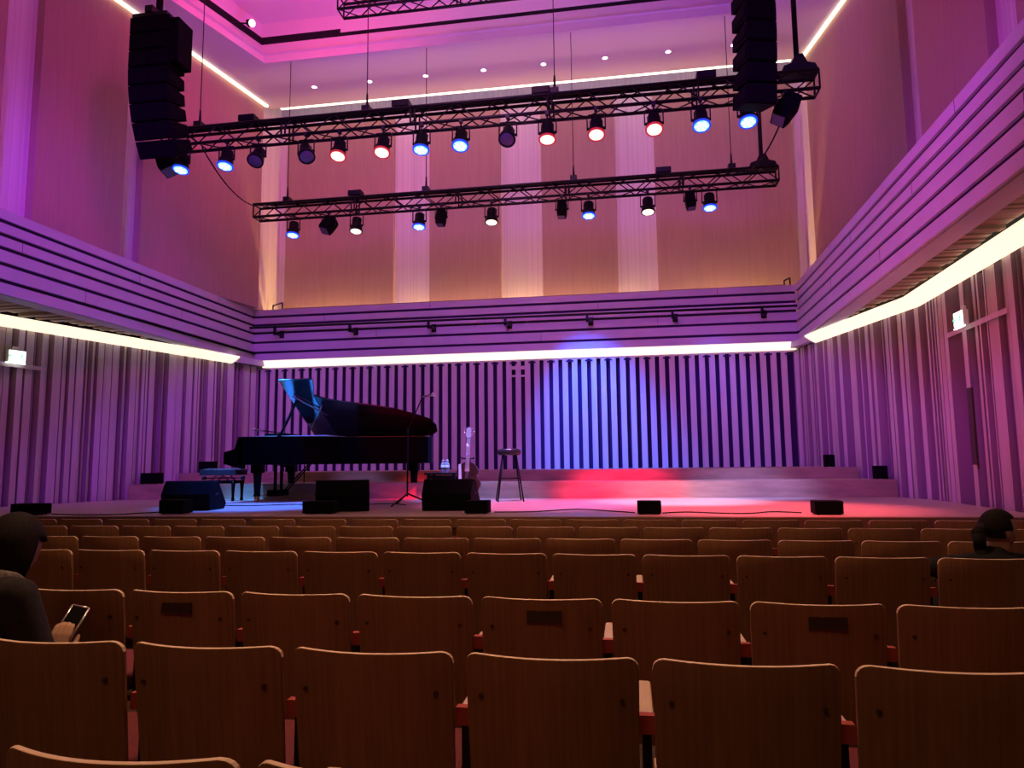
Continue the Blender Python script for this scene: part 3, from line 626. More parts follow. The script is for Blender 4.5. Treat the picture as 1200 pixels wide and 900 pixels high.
# ------------------------------------------------------------------ grand piano
def piano():
    X0, X1 = -5.80, -3.12; YN, YF = 9.95, 11.50          # keyboard end, tail end; near and far sides
    t = empty('grand_piano', (X0, YF, ZS), 0, 'black lacquered concert grand piano with its lid propped open', 'piano')
    def Pt(x, y, z): return (x - X0, y - YF, z - ZS)
    def outline(grow=0.0, x0=X0):                        # plan of the case: straight far side, S-curved near side
        pts = [(x0, YF + grow)]; L = X1 - X0
        for k in range(9):                               # tail
            a = PI / 2 - k * PI / 8
            pts.append((X1 - 0.32 + (0.32 + grow) * math.cos(a), YF - 0.34 + (0.34 + grow) * math.sin(a)))
        S = [(0.96, 0.46), (0.9, 0.58), (0.8, 0.68), (0.7, 0.745), (0.58, 0.83), (0.5, 0.93), (0.43, 1.1), (0.37, 1.28), (0.31, 1.44), (0.25, 1.53), (0.18, 1.55)]
        for u, v in S: pts.append((X0 + u * L, YF - v - grow))
        pts.append((x0, YN - grow)); return pts
    z0, z1 = ZS + 0.56, ZS + 0.985
    m = MB(); m.prism([(x - X0, y - YF) for x, y in outline()], z0 - ZS, z1 - ZS, smooth=False)
    o = m.build('case', 'lacquer', t, bevel=0.012)
    m = MB(); m.prism([(x - X0, y - YF) for x, y in outline(-0.07)], z1 - ZS + 0.0005, z1 - ZS + 0.004); m.build('iron_frame', 'felt', o)
    m = MB(); m.box((0.75, -(YF - YN) / 2 + 0.1, z1 - ZS + 0.008), (1.2, YF - YN - 0.2, 0.008)); m.build('reflector_plate', 'silver', o)  # plate added to throw blue light onto the lid flap
    # key bed, arms and fall
    m = MB()
    for y in (YN, YF - 0.08): m.prism([(-0.22, 0.58), (0.1, 0.50), (0.1, 0.95), (0.0, 0.95), (-0.05, 0.80), (-0.22, 0.76)], y - YF, y - YF + 0.08, lambda a, b, c: (a, c, b))
    m.box(((-0.22 + 0.1) / 2, -(YF - YN) / 2, 0.615), (0.32, YF - YN - 0.1, 0.09)); m.build('key_bed', 'lacquer', t, bevel=0.008)
    m = MB()
    kw = (YF - YN - 0.18) / 52
    for k in range(52): m.box((-0.1, -(YF - YN) + 0.09 + (k + 0.5) * kw, 0.675), (0.15, kw * 0.93, 0.02))
    m.build('white_keys', 'ivory', t)
    m = MB()
    for k in range(51):
        if k % 7 in (2, 6): continue
        m.box((-0.07, -(YF - YN) + 0.09 + (k + 1) * kw, 0.69), (0.09, kw * 0.5, 0.022))
    m.build('black_keys', 'black', t)
    m = MB(); m.box((-0.02, -(YF - YN) / 2, 0.81), (0.03, YF - YN - 0.16, 0.28)); m.build('fall_board', 'lacquer', t, bevel=0.008)
    # main lid and its front flap, hinged on the far side
    th = math.radians(33.5); cs, sn = math.cos(th), math.sin(th)
    def lid(poly, d, h0, h1, name, mt, dth=0.0):
        c2, s2 = math.cos(th + dth), math.sin(th + dth); m = MB()
        m.prism(poly, h0, h1, lambda a, w_, h: (a - X0, -w_ * c2 + h * s2, z1 - ZS + 0.01 + w_ * s2 + h * c2)); return m.build(name, mt, t, bevel=0.006)
    mp = [(-4.86, 0.0), (-3.45, 0.0), (-3.2, 0.04), (-3.09, 0.14), (-3.07, 0.3), (-3.13, 0.46), (-3.3, 0.58), (-3.66, 0.77), (-4.1, 0.90), (-4.45, 0.98), (-4.7, 1.06), (-4.86, 1.16)]
    lid(mp, 0, 0.0, 0.03, 'lid', 'lid_inner')
    fp = [(-5.24, 0.0), (-4.865, 0.0), (-4.865, 1.16), (-4.75, 1.5), (-4.75, 1.555), (-5.30, 1.555)]
    lid(fp, 0, 0.0, 0.028, 'lid_flap', 'lid_flap', 0.0)
    m = MB(); m.tube(Pt(-5.16, 10.04, z1), Pt(-5.16, YF - 1.1 * cs, z1 + 1.1 * sn), 0.022, 8); m.tube(Pt(-5.16, 10.04, z1), Pt(-5.16, 10.0, z1 + 0.02), 0.03); m.build('lid_prop', 'lacquer', t)
    m = MB()
    for a, b_ in (((-5.2, 0.35), (-4.8, 0.95)), ((-5.2, 1.2), (-4.8, 0.7))):
        pa = (a[0] - X0, -a[1] * cs - 0.02 * sn, z1 - ZS + a[1] * sn - 0.02 * cs); pb = (b_[0] - X0, -b_[1] * cs - 0.02 * sn, z1 - ZS + b_[1] * sn - 0.02 * cs)
        m.tube(pa, pb, 0.012, 6)
    m.build('lid_brace', 'steel', t)
    # music desk lying inside
    m = MB(); m.box(Pt(-5.35, YF - 0.8, z1 + 0.03), (0.3, 1.0, 0.04)); m.build('music_desk', 'lacquer', t, bevel=0.006)
    # legs
    def leg(x, y):
        m = MB(); m.prism([(-0.075, -0.075), (0.075, -0.075), (0.075, 0.075), (-0.075, 0.075)], 0.44, 0.57, lambda a, b, c: (a + x - X0, b + y - YF, c))
        m.lathe([(0.045, 0.11), (0.05, 0.16), (0.062, 0.4), (0.07, 0.44)], (x - X0, y - YF, 0), 8)
        m.tube((x - X0, y - YF, 0.09), (x - X0, y - YF, 0.12), 0.055, 10); o = m.build('leg', 'lacquer', t)
        m = MB(); m.tube((x - X0 - 0.02, y - YF, 0.045), (x - X0 + 0.02, y - YF, 0.045), 0.045, 14); m.box((x - X0, y - YF, 0.085), (0.06, 0.05, 0.05)); m.build('caster', 'brass', o)
    leg(-5.55, 10.12); leg(-5.60, 11.32); leg(-3.42, 11.18)
    # pedal lyre
    m = MB(); lx, ly = -5.52, 10.72
    for dy in (-0.1, 0.1): m.tube(Pt(lx, ly + dy, ZS + 0.1), Pt(lx, ly + dy, ZS + 0.57), 0.028, 8)
    m.box(Pt(lx, ly, ZS + 0.12), (0.16, 0.42, 0.1)); m.tube(Pt(lx + 0.05, ly, ZS + 0.1), Pt(lx + 0.5, ly, ZS + 0.56), 0.012); m.tube(Pt(lx + 0.05, ly + 0.1, ZS + 0.1), Pt(lx + 0.5, ly + 0.1, ZS + 0.56), 0.012)
    o = m.build('pedal_lyre', 'lacquer', t, bevel=0.006)
    m = MB()
    for dy in (-0.09, 0, 0.09): m.box(Pt(lx - 0.14, ly + dy, ZS + 0.08), (0.16, 0.045, 0.015))
    m.build('pedals', 'brass', o)
    return t
piano()
# bench
t = empty('piano_bench', (-6.40, 10.6, ZS), 0, 'black buttoned piano bench in front of the keyboard', 'bench')
m = MB(); m.box((0, 0, 0.45), (0.62, 0.36, 0.09))
for ix in range(3):
    for iy in range(2): m.ball((-0.2 + 0.2 * ix, -0.09 + 0.18 * iy, 0.485), 0.1, 12, (1, 0.95, 0.3))
m.build('cushion', 'leather', t, bevel=0.03, segs=3)
m = MB(); m.box((0, 0, 0.30), (0.56, 0.32, 0.05)); m.build('frame', 'lacquer', t, bevel=0.006)
m = MB()
for sx in (-1, 1):
    m.tube((sx * 0.15, -0.1, 0.32), (sx * 0.05, -0.1, 0.41), 0.012); m.tube((sx * 0.15, 0.1, 0.32), (sx * 0.05, 0.1, 0.41), 0.012)
m.tube((-0.33, 0, 0.36), (0.33, 0, 0.36), 0.01); m.build('lift_mechanism', 'steel', t)
for sx in (-1, 1):
    m = MB(); m.tube((sx * 0.31, 0, 0.36), (sx * 0.36, 0, 0.36), 0.03, 12); m.build('knob', 'black', t)
    for sy in (-1, 1):
        m = MB(); m.lathe([(0.018, 0.0), (0.028, 0.02), (0.02, 0.06), (0.026, 0.2), (0.034, 0.3)], (sx * 0.25, sy * 0.13, 0), 10); m.build('leg', 'lacquer', t)

# microphones
def mic_stand(loc, label, pole_h, boom, mic, tri=0.3, spin=0.4):
    t = empty('microphone_stand', loc, 0, label, 'microphone')
    m = MB(); m.tube((0, 0, 0.12), (0, 0, pole_h), 0.012, 8); m.build('pole', 'black', t)
    for k in range(3):
        a = spin + k * 2 * PI / 3
        m = MB(); m.tube((0, 0, 0.16), (tri * math.cos(a), tri * math.sin(a), 0.012), 0.011, 6); m.ball((tri * math.cos(a), tri * math.sin(a), 0.014), 0.014, 6); m.build('leg', 'black', t)
    m = MB(); m.tube((0, 0, pole_h), boom, 0.009, 8); m.ball((0, 0, pole_h), 0.022, 8); m.build('boom', 'black', t)
    b = Vector(boom); d = (Vector(mic) - b).normalized()
    m = MB(); m.tube(b, b + d * 0.14, 0.013, 10, 0.019); mo = m.build('microphone', 'steel', t)
    m = MB(); m.ball(b + d * 0.16, 0.028, 12); m.build('grille', 'chrome', mo)
    return t
mic_stand((-2.92, 9.25, ZS), 'boom microphone stand in front of the piano tail', 1.0, (0.16, 0.15, 1.46), (0.3, 0.15, 1.49), 0.34, 0.2)
mic_stand((-5.62, 11.85, ZS), 'blue lit microphone on a stand behind the piano keyboard', 1.06, (-0.40, -0.7, 1.13), (-0.6, -0.75, 1.16), 0.24, 0.2)

# ------------------------------------------------------------------ stool, guitar, table, bottles
t = empty('bar_stool', (-1.71, 10.28, ZS), 0, 'tall black round bar stool at centre stage', 'stool')
m = MB(); m.lathe([(0.14, 0.66), (0.165, 0.675), (0.172, 0.71), (0.165, 0.745), (0.13, 0.755), (0.0, 0.758)], n=28); m.build('seat', 'leather', t)
for k in range(4):
    a = PI / 4 + 0.25 + k * PI / 2; c, s = math.cos(a), math.sin(a)
    m = MB(); m.tube((0.26 * c, 0.26 * s, 0.0), (0.13 * c, 0.13 * s, 0.67), 0.011, 8); m.build('leg', 'black', t)
m = MB()
for k in range(4):
    a = PI / 4 + 0.25 + k * PI / 2; b_ = a + PI / 2; z = 0.27 if k % 2 else 0.33
    r = 0.26 - 0.13 * z / 0.67
    m.tube((r * math.cos(a), r * math.sin(a), z), (r * math.cos(b_), r * math.sin(b_), z), 0.009, 8)
m.build('foot_rail', 'black', t)

def guitar():
    t = empty('acoustic_guitar', (-2.30, 10.05, ZS), 0, 'dark acoustic guitar standing upright beside the small table', 'guitar')
    body = []
    for k in range(40):                                  # figure of eight outline
        a = 2 * PI * k / 40; zz = -math.cos(a)
        wz = 0.175 if zz < 0 else 0.14
        wd = (0.195 * (1 - 0.18 * zz)) * abs(math.sin(a)) ** 0.75 * (1 - 0.26 * math.exp(-((zz - 0.12) / 0.22) ** 2))
        body.append((wd * (1 if a < PI else -1), 0.24 * zz))
    lean = math.radians(8); cl, sl = math.cos(lean), math.sin(lean); z0 = 0.34
    def P(a, b, h): return (a + 0.02 * b, (b + 0.24) * sl + h * cl, z0 - 0.24 + (b + 0.24) * cl - h * sl)
    m = MB(); m.prism(body, 0.006, 0.10, P, smooth=False); b_ = m.build('body', 'guitar_side', t, bevel=0.008)
    m = MB(); m.prism([(x * 0.97, z * 0.97) for x, z in body], 0.0, 0.006, P); m.build('soundboard', 'guitar_top', t)
    m = MB(); m.prism([(0.05 * math.cos(k * PI / 10), 0.05 + 0.05 * math.sin(k * PI / 10)) for k in range(20)], -0.002, 0.0, P); m.build('sound_hole', 'dark', t)
    m = MB(); m.prism([(-0.13, 0.2), (-0.095, 0.21), (-0.08, 0.05), (-0.07, -0.14), (-0.12, -0.14), (-0.12, 0.02)], -0.003, 0.0, P); m.prism([(-0.07, -0.14), (0.09, -0.13), (0.12, -0.1), (0.13, -0.12), (0.09, -0.165), (-0.1, -0.17)], -0.003, 0.0, P); m.build('pickguard', 'pearl', t)
    m = MB(); m.prism([(-0.07, -0.08), (0.07, -0.08), (0.07, -0.055), (-0.07, -0.055)], -0.012, 0.0, P); m.build('bridge', 'pearl', t)
    m = MB(); m.prism([(-0.03, 0.1), (0.03, 0.1), (0.024, 0.585), (-0.024, 0.585)], -0.012, 0.012, P); n_ = m.build('neck', 'guitar_neck', t)
    m = MB()
    for k in range(15): m.prism([(-0.028, 0.58 - 0.03 * k), (0.028, 0.58 - 0.03 * k), (0.028, 0.577 - 0.03 * k), (-0.028, 0.577 - 0.03 * k)], -0.015, -0.012, P)
    m.build('frets', 'chrome', n_)
    m = MB(); m.prism([(-0.026, 0.585), (0.026, 0.585), (0.04, 0.62), (0.036, 0.73), (0.0, 0.745), (-0.036, 0.73), (-0.04, 0.62)], -0.008, 0.01, P); h_ = m.build('headstock', 'guitar_neck', t)
    for sx in (-1, 1):
        for k in range(3):
            m = MB(); m.tube(P(sx * 0.036, 0.635 + 0.035 * k, 0), P(sx * 0.062, 0.635 + 0.035 * k, 0), 0.008); m.ball(P(sx * 0.066, 0.635 + 0.035 * k, 0), 0.012, 8); m.build('tuning_peg', 'chrome', h_)
    m = MB()
    for k in range(6): m.tube(P(-0.02 + 0.008 * k, -0.068, -0.016), P(-0.018 + 0.0072 * k, 0.6, -0.016), 0.0015, 4)
    m.build('strings', 'chrome', t)
guitar()
t = empty('guitar_stand', (-2.30, 10.05, ZS), 0, 'black folding stand holding the guitar by its neck', 'stand')
m = MB(); m.tube((0, 0.26, 0.05), (0.01, 0.2, 0.62), 0.012); m.tube((-0.07, 0.17, 0.62), (0.08, 0.17, 0.62), 0.009); m.tube((-0.07, 0.17, 0.62), (-0.085, 0.06, 0.63), 0.009); m.tube((0.08, 0.17, 0.62), (0.095, 0.06, 0.63), 0.009); m.tube((0.01, 0.2, 0.62), (0.01, 0.17, 0.62), 0.012); m.build('neck_yoke', 'black', t)
for a, nm in (((-0.2, -0.06), 'leg'), ((0.2, -0.06), 'leg'), ((0, 0.42), 'leg')):
    m = MB(); m.tube((0, 0.26, 0.2), (a[0], a[1], 0.012), 0.011); m.build(nm, 'black', t)
m = MB(); m.tube((-0.13, -0.01, 0.085), (0.13, -0.01, 0.085), 0.011); m.tube((0, 0.26, 0.15), (0, -0.01, 0.085), 0.011); m.build('cradle', 'black', t)

t = empty('side_table', (-2.78, 10.6, ZS), 0, 'low dark side table with water bottles beside the piano', 'table')
m = MB(); m.box((0, 0, 0.4), (0.50, 0.40, 0.03)); m.build('tabletop', 'black', t, bevel=0.006)
for sx in (-0.19, 0.2):
    for sy in (-1, 1):
        m = MB(); m.box((sx - 0.0, sy * 0.15, 0.193), (0.045, 0.045, 0.386)); m.build('leg', 'black', t, bevel=0.004)
m = MB(); m.box((0, 0.15, 0.33), (0.34, 0.02, 0.06)); m.box((0, -0.15, 0.35), (0.34, 0.02, 0.05)); m.build('apron', 'black', t)
for k, (dx, dy) in enumerate(((-0.01, -0.05), (0.055, -0.02), (0.02, 0.05))):
    t = empty('water_bottle', (-2.765 + dx, 10.6 + dy, ZS + 0.415), 0, ('left', 'right', 'rear')[k] + ' one of the three small water bottles on the low side table', 'bottle', 'water bottles on the side table')
    m = MB(); m.lathe([(0.028, 0.0), (0.031, 0.01), (0.031, 0.12), (0.024, 0.145), (0.014, 0.158), (0.013, 0.17)], n=16); m.build('body', 'bottle', t)
    m = MB(); m.lathe([(0.016, 0.168), (0.016, 0.188), (0.014, 0.19)], n=14); m.build('cap', 'cap', t)
    m = MB(); m.lathe([(0.0318, 0.05), (0.0318, 0.11)], n=16); m.build('label_band', 'paper', t)

# ------------------------------------------------------------------ monitors and small speakers on the stage
def wedge(loc, rz, W_, label):
    t = empty('stage_monitor', loc, rz, label, 'loudspeaker', 'wedge monitors along the front of the stage')
    # profile in (y, z); audience side is -y, the sloping grille faces the performers (+y)
    pr = [(-0.22, 0.0), (0.2, 0.0), (0.26, 0.07), (0.02, 0.36), (-0.14, 0.37), (-0.24, 0.2)]
    m = MB(); m.prism(pr, -W_ / 2, W_ / 2, lambda a, b, c: (c, a, b)); m.build('cabinet', 'black_matte', t, bevel=0.012)
    m = MB(); d = Vector((0, 0.02 - 0.26, 0.36 - 0.07)).normalized()
    c = Vector((0, 0.14, 0.215)) + Vector((0, 0.29, 0.24)).normalized() * 0.004
    m.box(c, (W_ * 0.9, 0.012, 0.32), Matrix.Rotation(math.atan2(0.24, 0.29), 4, 'X')); m.build('grille', 'grille', t)
    m = MB()
    for sx in (-1, 1): m.box((sx * (W_ / 2 + 0.003), -0.04, 0.2), (0.012, 0.1, 0.03))
    m.build('handle', 'rubber', t)
wedge((-5.50, 8.45, ZS), 0.12, 0.62, 'black wedge monitor in front of the piano bench')
wedge((-3.42, 8.25, ZS), 0.42, 0.62, 'black wedge monitor in front of the middle of the piano')
wedge((-2.11, 8.42, ZS), -0.03, 0.60, 'black wedge monitor in front of the guitar')
def fill(x, y, W_, H, label, rz=0.0, z=ZS, D=0.2):
    t = empty('fill_speaker', (x, y, z), rz, label, 'loudspeaker', 'small black speakers standing on the stage')
    m = MB(); m.box((0, 0, H / 2 + 0.006), (W_, D, H - 0.006)); m.build('cabinet', 'black_matte', t, bevel=0.008)
    m = MB(); m.box((0, -D / 2 - 0.003, H / 2 + 0.004), (W_ * 0.9, 0.008, H * 0.84)); m.build('grille', 'grille', t)
    m = MB()
    for sx in (-1, 1):
        for sy in (-1, 1): m.tube((sx * W_ * 0.38, sy * D * 0.35, 0), (sx * W_ * 0.38, sy * D * 0.35, 0.012), 0.012)
    m.build('foot', 'rubber', t)
fill(-7.02, 7.55, 0.38, 0.13, 'small black speaker at the far left end of the stage edge')
fill(-5.27, 7.75, 0.31, 0.16, 'small black speaker in front of the left wedge monitor')
fill(-3.48, 7.78, 0.36, 0.14, 'small black speaker in front of the middle wedge monitor')
fill(-1.66, 7.82, 0.26, 0.14, 'small black speaker right of the guitar wedge monitor')
fill(0.20, 7.75, 0.245, 0.135, 'small black speaker on the pink lit middle of the stage edge')
fill(1.96, 7.70, 0.27, 0.135, 'small black speaker at the right end of the stage edge')
fill(-8.22, 11.38, 0.31, 0.19, 'small black box speaker on the lower step at the left wall', 0.0, 1.081, 0.2)
fill(-7.82, 12.42, 0.27, 0.21, 'small black box speaker on the upper step behind the bench', 0.0, 1.256, 0.2)
fill(3.24, 12.42, 0.15, 0.20, 'small black box speaker on the upper step at the right', 0.0, 1.256, 0.15)
fill(3.68, 11.4, 0.17, 0.195, 'small black box speaker on the lower step at the right wall', 0.0, 1.081, 0.15)
t = empty('cable_box', (-4.55, 10.95, ZS), 0, 'low black cable box on the floor before the lower step', 'box')
m = MB(); m.box((0, 0, 0.035), (0.3, 0.14, 0.07)); m.build('case', 'black', t, bevel=0.008)
m = MB()
for k in range(4): m.tube((-0.1 + 0.065 * k, -0.03, 0.07), (-0.1 + 0.065 * k, -0.05, 0.13), 0.012)
m.build('plug', 'rubber', t)
def floor_cable(pts, label, r=0.006):
    out = []
    for k in range(len(pts) - 1):
        p0 = Vector((*pts[max(k - 1, 0)], ZS + r)); p1 = Vector((*pts[k], ZS + r)); p2 = Vector((*pts[k + 1], ZS + r)); p3 = Vector((*pts[min(k + 2, len(pts) - 1)], ZS + r))
        for j in range(6):
            u = j / 6; out.append(0.5 * ((2 * p1) + (p2 - p0) * u + (2 * p0 - 5 * p1 + 4 * p2 - p3) * u * u + (3 * p1 - p0 - 3 * p2 + p3) * u ** 3))
    out.append(Vector((*pts[-1], ZS + r)))
    m = MB(); m.path(out, r, 6); tag(m.build('stage_cable', 'rubber'), label, 'cable')
floor_cable([(-6.8, 7.62), (-6.6, 7.55), (-6.2, 7.48), (-5.85, 7.55), (-5.7, 7.8), (-5.5, 7.95)], 'black cable running from the far left speaker along the stage edge')
floor_cable([(0.34, 7.8), (0.6, 7.95), (0.9, 7.8), (1.2, 7.75), (1.5, 8.0), (1.75, 7.85)], 'black cable curling between the two right stage edge speakers')
floor_cable([(-1.5, 7.95), (-1.1, 8.0), (-0.6, 8.4), (-0.2, 8.1), (0.05, 7.85)], 'black cable between the guitar monitor and the pink lit speaker')
floor_cable([(-5.9, 9.4), (-5.2, 9.2), (-4.6, 9.5), (-4.0, 9.3), (-3.3, 9.6), (-2.95, 9.3)], 'black cable lying under the piano to the microphone stand')

# ------------------------------------------------------------------ stalls seating
SW, SH0, SH1 = 0.487, 0.30, 0.85
def make_seat():
    t = empty('theatre_seat', (0, 0, 0))
    # back shell: rounded top corners, curved around the sitter, slightly reclined
    NX_ = 12; r = 0.035; th_ = 0.016
    def top(u):                                         # height of the top edge at half-width fraction u
        x = abs(u) * SW / 2; e = SW / 2 - x
        return SH1 if e > r else SH1 - (r - math.sqrt(max(0, r * r - (r - e) ** 2)))
    us = [-1, -0.985, -0.96, -0.92, -0.87] + [-0.8 + 1.6 * k / NX_ for k in range(NX_ + 1)] + [0.87, 0.92, 0.96, 0.985, 1]
    m = MB(); NZ = 6
    def pt(u, s, side):
        z = SH0 + (top(u) - SH0) * s; w_ = SW / 2 * (0.955 + 0.045 * (z - SH0) / (SH1 - SH0))
        y = -0.06 * (1 - u * u) - (z - SH1) * 0.13 + side
        return (u * w_, y, z)
    gr = {}
    for sd in (0, 1):
        for i, u in enumerate(us):
            for j in range(NZ + 1): gr[sd, i, j] = m.bm.verts.new(pt(u, j / NZ, -th_ / 2 if sd == 0 else th_ / 2))
    n = len(us)
    for i in range(n - 1):
        for j in range(NZ):
            for sd in (0, 1):
                f = m.bm.faces.new((gr[sd, i, j], gr[sd, i + 1, j], gr[sd, i + 1, j + 1], gr[sd, i, j + 1])); f.smooth = True
        m.bm.faces.new((gr[0, i, 0], gr[0, i + 1, 0], gr[1, i + 1, 0], gr[1, i, 0])).material_index = 1
        m.bm.faces.new((gr[0, i, NZ], gr[0, i + 1, NZ], gr[1, i + 1, NZ], gr[1, i, NZ])).material_index = 1
    for i in (0, n - 1):
        for j in range(NZ): m.bm.faces.new((gr[0, i, j], gr[0, i, j + 1], gr[1, i, j + 1], gr[1, i, j])).material_index = 0  # side edges take the darker veneer, so only the top reads lit
    back = m.build('backrest', ['seat_wood', 'seat_edge'], t, bevel=0.003)
    m = MB()
    for sx in (-1, 1):
        m = MB(); m.tube((sx * 0.195, -0.0145 - 0.06 * (1 - (0.195 / 0.2435) ** 2) + 0.0149, 0.735), (sx * 0.195, -0.004 - 0.06 * (1 - (0.195 / 0.2435) ** 2) + 0.0149, 0.735), 0.0065, 10); m.build('screw_cap', 'seat_screw', back)
    m = MB(); m.prism([(-0.2, 0.46), (0.2, 0.46), (0.21, 0.8), (-0.21, 0.8)], 0.0, 0.03, lambda a, b, c: (a, 0.012 - (b - SH1) * 0.13 + c - 0.06 * (1 - (a / 0.243) ** 2), b)); m.build('back_pad', 'seat_red', t, bevel=0.01)
    m = MB(); m.box((0, 0.29, 0.43), (0.46, 0.42, 0.07)); m.build('cushion', 'seat_red', t, bevel=0.02, segs=3)
    m = MB(); m.box((0, 0.29, 0.385), (0.47, 0.43, 0.018)); m.build('seat_shell', 'arm_wood', t, bevel=0.004)
    m = MB(); m.box((0.26, 0.23, 0.655), (0.042, 0.36, 0.03)); ar = m.build('armrest', 'arm_wood', t, bevel=0.008)
    m = MB(); m.box((0.26, 0.06, 0.655), (0.044, 0.03, 0.05)); m.build('end_cap', 'arm_red', ar)
    m = MB(); m.box((0.26, 0.2, 0.50), (0.026, 0.24, 0.28)); m.box((0.26, 0.2, 0.19), (0.026, 0.07, 0.36)); m.box((0.26, 0.2, 0.01), (0.04, 0.34, 0.02)); m.box((0.13, 0.12, 0.36), (0.26, 0.04, 0.03)); m.build('side_frame', 'seat_metal', t, bevel=0.003)
    return t
proto = make_seat()
ROWS = [(1.28, -0.705, -1, 1, 'row nearest the camera'), (2.05, 0.03, -5, 3, 'second row from the camera'), (2.89, -0.10, -6, 4, 'third row from the camera'),
        (4.27, 0.046, -8, 5, 'fourth row beyond the cross aisle'), (5.10, -0.09, -10, 6, 'third row from the stage'), (6.00, -1.48, -9, 9, 'second row from the stage'), (6.78, -1.677, -10, 10, 'front row at the stage edge')]
used = False
PLAQUE = {(2, 2), (2, 5), (2, 7)}
for r, (Y, gap, k0, k1, rn) in enumerate(ROWS):
    pitch_ = 0.53 if r == 6 else 0.521
    idx = -1 if r == 1 else 0
    for k in range(k0, k1):
        x = gap + (k + 0.5) * pitch_
        o = copy_tree(proto) if used else proto; used = True
        yy = Y + (0 if r < 3 else -0.012 * abs(x + 1.2))
        o.location = (x, yy, 0); o.rotation_euler = (0, 0, 0)
        tag(o, 'brown wooden theatre seat, %s from the left in the %s' % (ords(idx), rn) if idx >= 0 else 'brown wooden theatre seat under the person looking at a phone', 'seat', 'seats in the ' + rn)
        if (r, idx) in PLAQUE:
            m = MB(); m.box((0.02, -0.061, 0.785), (0.135, 0.008, 0.045), Matrix.Rotation(-0.13, 4, 'X') @ Matrix.Identity(4)); m.build('plaque', 'plaque', o)
            o['label'] = 'seat with a dark plaque, %s from the left in the %s' % (ords(idx), rn)
        idx += 1

# ------------------------------------------------------------------ people
def skin(pts, edges, root=0, sub=2):
    """rounded tapering limbs along edges; fuse() melts them into one surface"""
    m = MB(); R2 = [p[3] if isinstance(p[3], tuple) else (p[3], p[3]) for p in pts]
    for p, r in zip(pts, R2): m.ball(p[:3], 1.0, 16, (r[0], r[1], min(r)))
    for a, b in edges:
        A, B = Vector(pts[a][:3]), Vector(pts[b][:3]); d = (B - A).normalized()
        if abs(d.z) > 0.6 and (R2[a][0] != R2[a][1] or R2[b][0] != R2[b][1]): X, Y = Vector((1, 0, 0)), Vector((0, 1, 0))
        else:
            X = d.orthogonal().normalized(); Y = d.cross(X)
        rings = []
        for k in range(6):
            u = k / 5; c = A.lerp(B, u); rx = R2[a][0] * (1 - u) + R2[b][0] * u; ry = R2[a][1] * (1 - u) + R2[b][1] * u
            if X.x != 1: rx = ry = min(rx, ry) if R2[a][0] != R2[a][1] or R2[b][0] != R2[b][1] else rx
            rings.append([m.bm.verts.new(c + X * rx * math.cos(t_ * PI / 8) + Y * ry * math.sin(t_ * PI / 8)) for t_ in range(16)])
        for p, q in zip(rings[:-1], rings[1:]):
            for k in range(16): m.bm.faces.new((p[k], p[(k + 1) % 16], q[(k + 1) % 16], q[k]))
        m.bm.faces.new(list(reversed(rings[0]))); m.bm.faces.new(rings[-1])
    bmesh.ops.recalc_face_normals(m.bm, faces=m.bm.faces[:])
    return m.bm
def head_mesh(Mx, female=False):
    """a face looking along +Y of its own frame, chin at z=0, crown at z=0.225"""
    bm = bmesh.new(); bmesh.ops.create_uvsphere(bm, u_segments=40, v_segments=28, radius=1)
    for v in bm.verts:
        x, y, z = v.co
        X = x * 0.074; Y = y * 0.094; Z = 0.118 + z * 0.108
        low = max(0.0, -z)
        X *= 1 - 0.38 * low ** 1.5; Y = Y * (1 - 0.2 * low) + 0.018 * low * (1 if y > 0 else 0.6)
        if y > 0.3:
            g = lambda cx, cz, sx, sz: math.exp(-((X - cx) / sx) ** 2 - ((Z - cz) / sz) ** 2)
            Y += 0.022 * g(0, 0.088, 0.011, 0.016) + 0.008 * g(0, 0.11, 0.009, 0.02)        # nose
            Y -= 0.010 * (g(0.031, 0.115, 0.014, 0.011) + g(-0.031, 0.115, 0.014, 0.011))     # eye sockets
            Y += 0.004 * (g(0.03, 0.134, 0.022, 0.008) + g(-0.03, 0.134, 0.022, 0.008))       # brows
            Y += 0.006 * g(0, 0.056, 0.02, 0.006) + 0.006 * g(0, 0.043, 0.018, 0.006) - 0.003 * g(0, 0.0495, 0.02, 0.003)   # lips
            Y += 0.008 * g(0, 0.016, 0.018, 0.014)                                            # chin
        v.co = (X, Y, Z)
    for sx in (-1, 1):                                    # eyes and ears
        bmesh.ops.create_uvsphere(bm, u_segments=12, v_segments=8, radius=0.0125, matrix=Matrix.Translation((sx * 0.031, 0.071, 0.115)))
        bmesh.ops.create_uvsphere(bm, u_segments=14, v_segments=10, radius=1, matrix=Matrix.Translation((sx * 0.077, -0.008, 0.105)) @ Matrix.Rotation(sx * 0.3, 4, 'Z') @ Matrix.Diagonal((0.009, 0.019, 0.031, 1)))
    bmesh.ops.transform(bm, matrix=Mx, verts=bm.verts[:])
    return bm
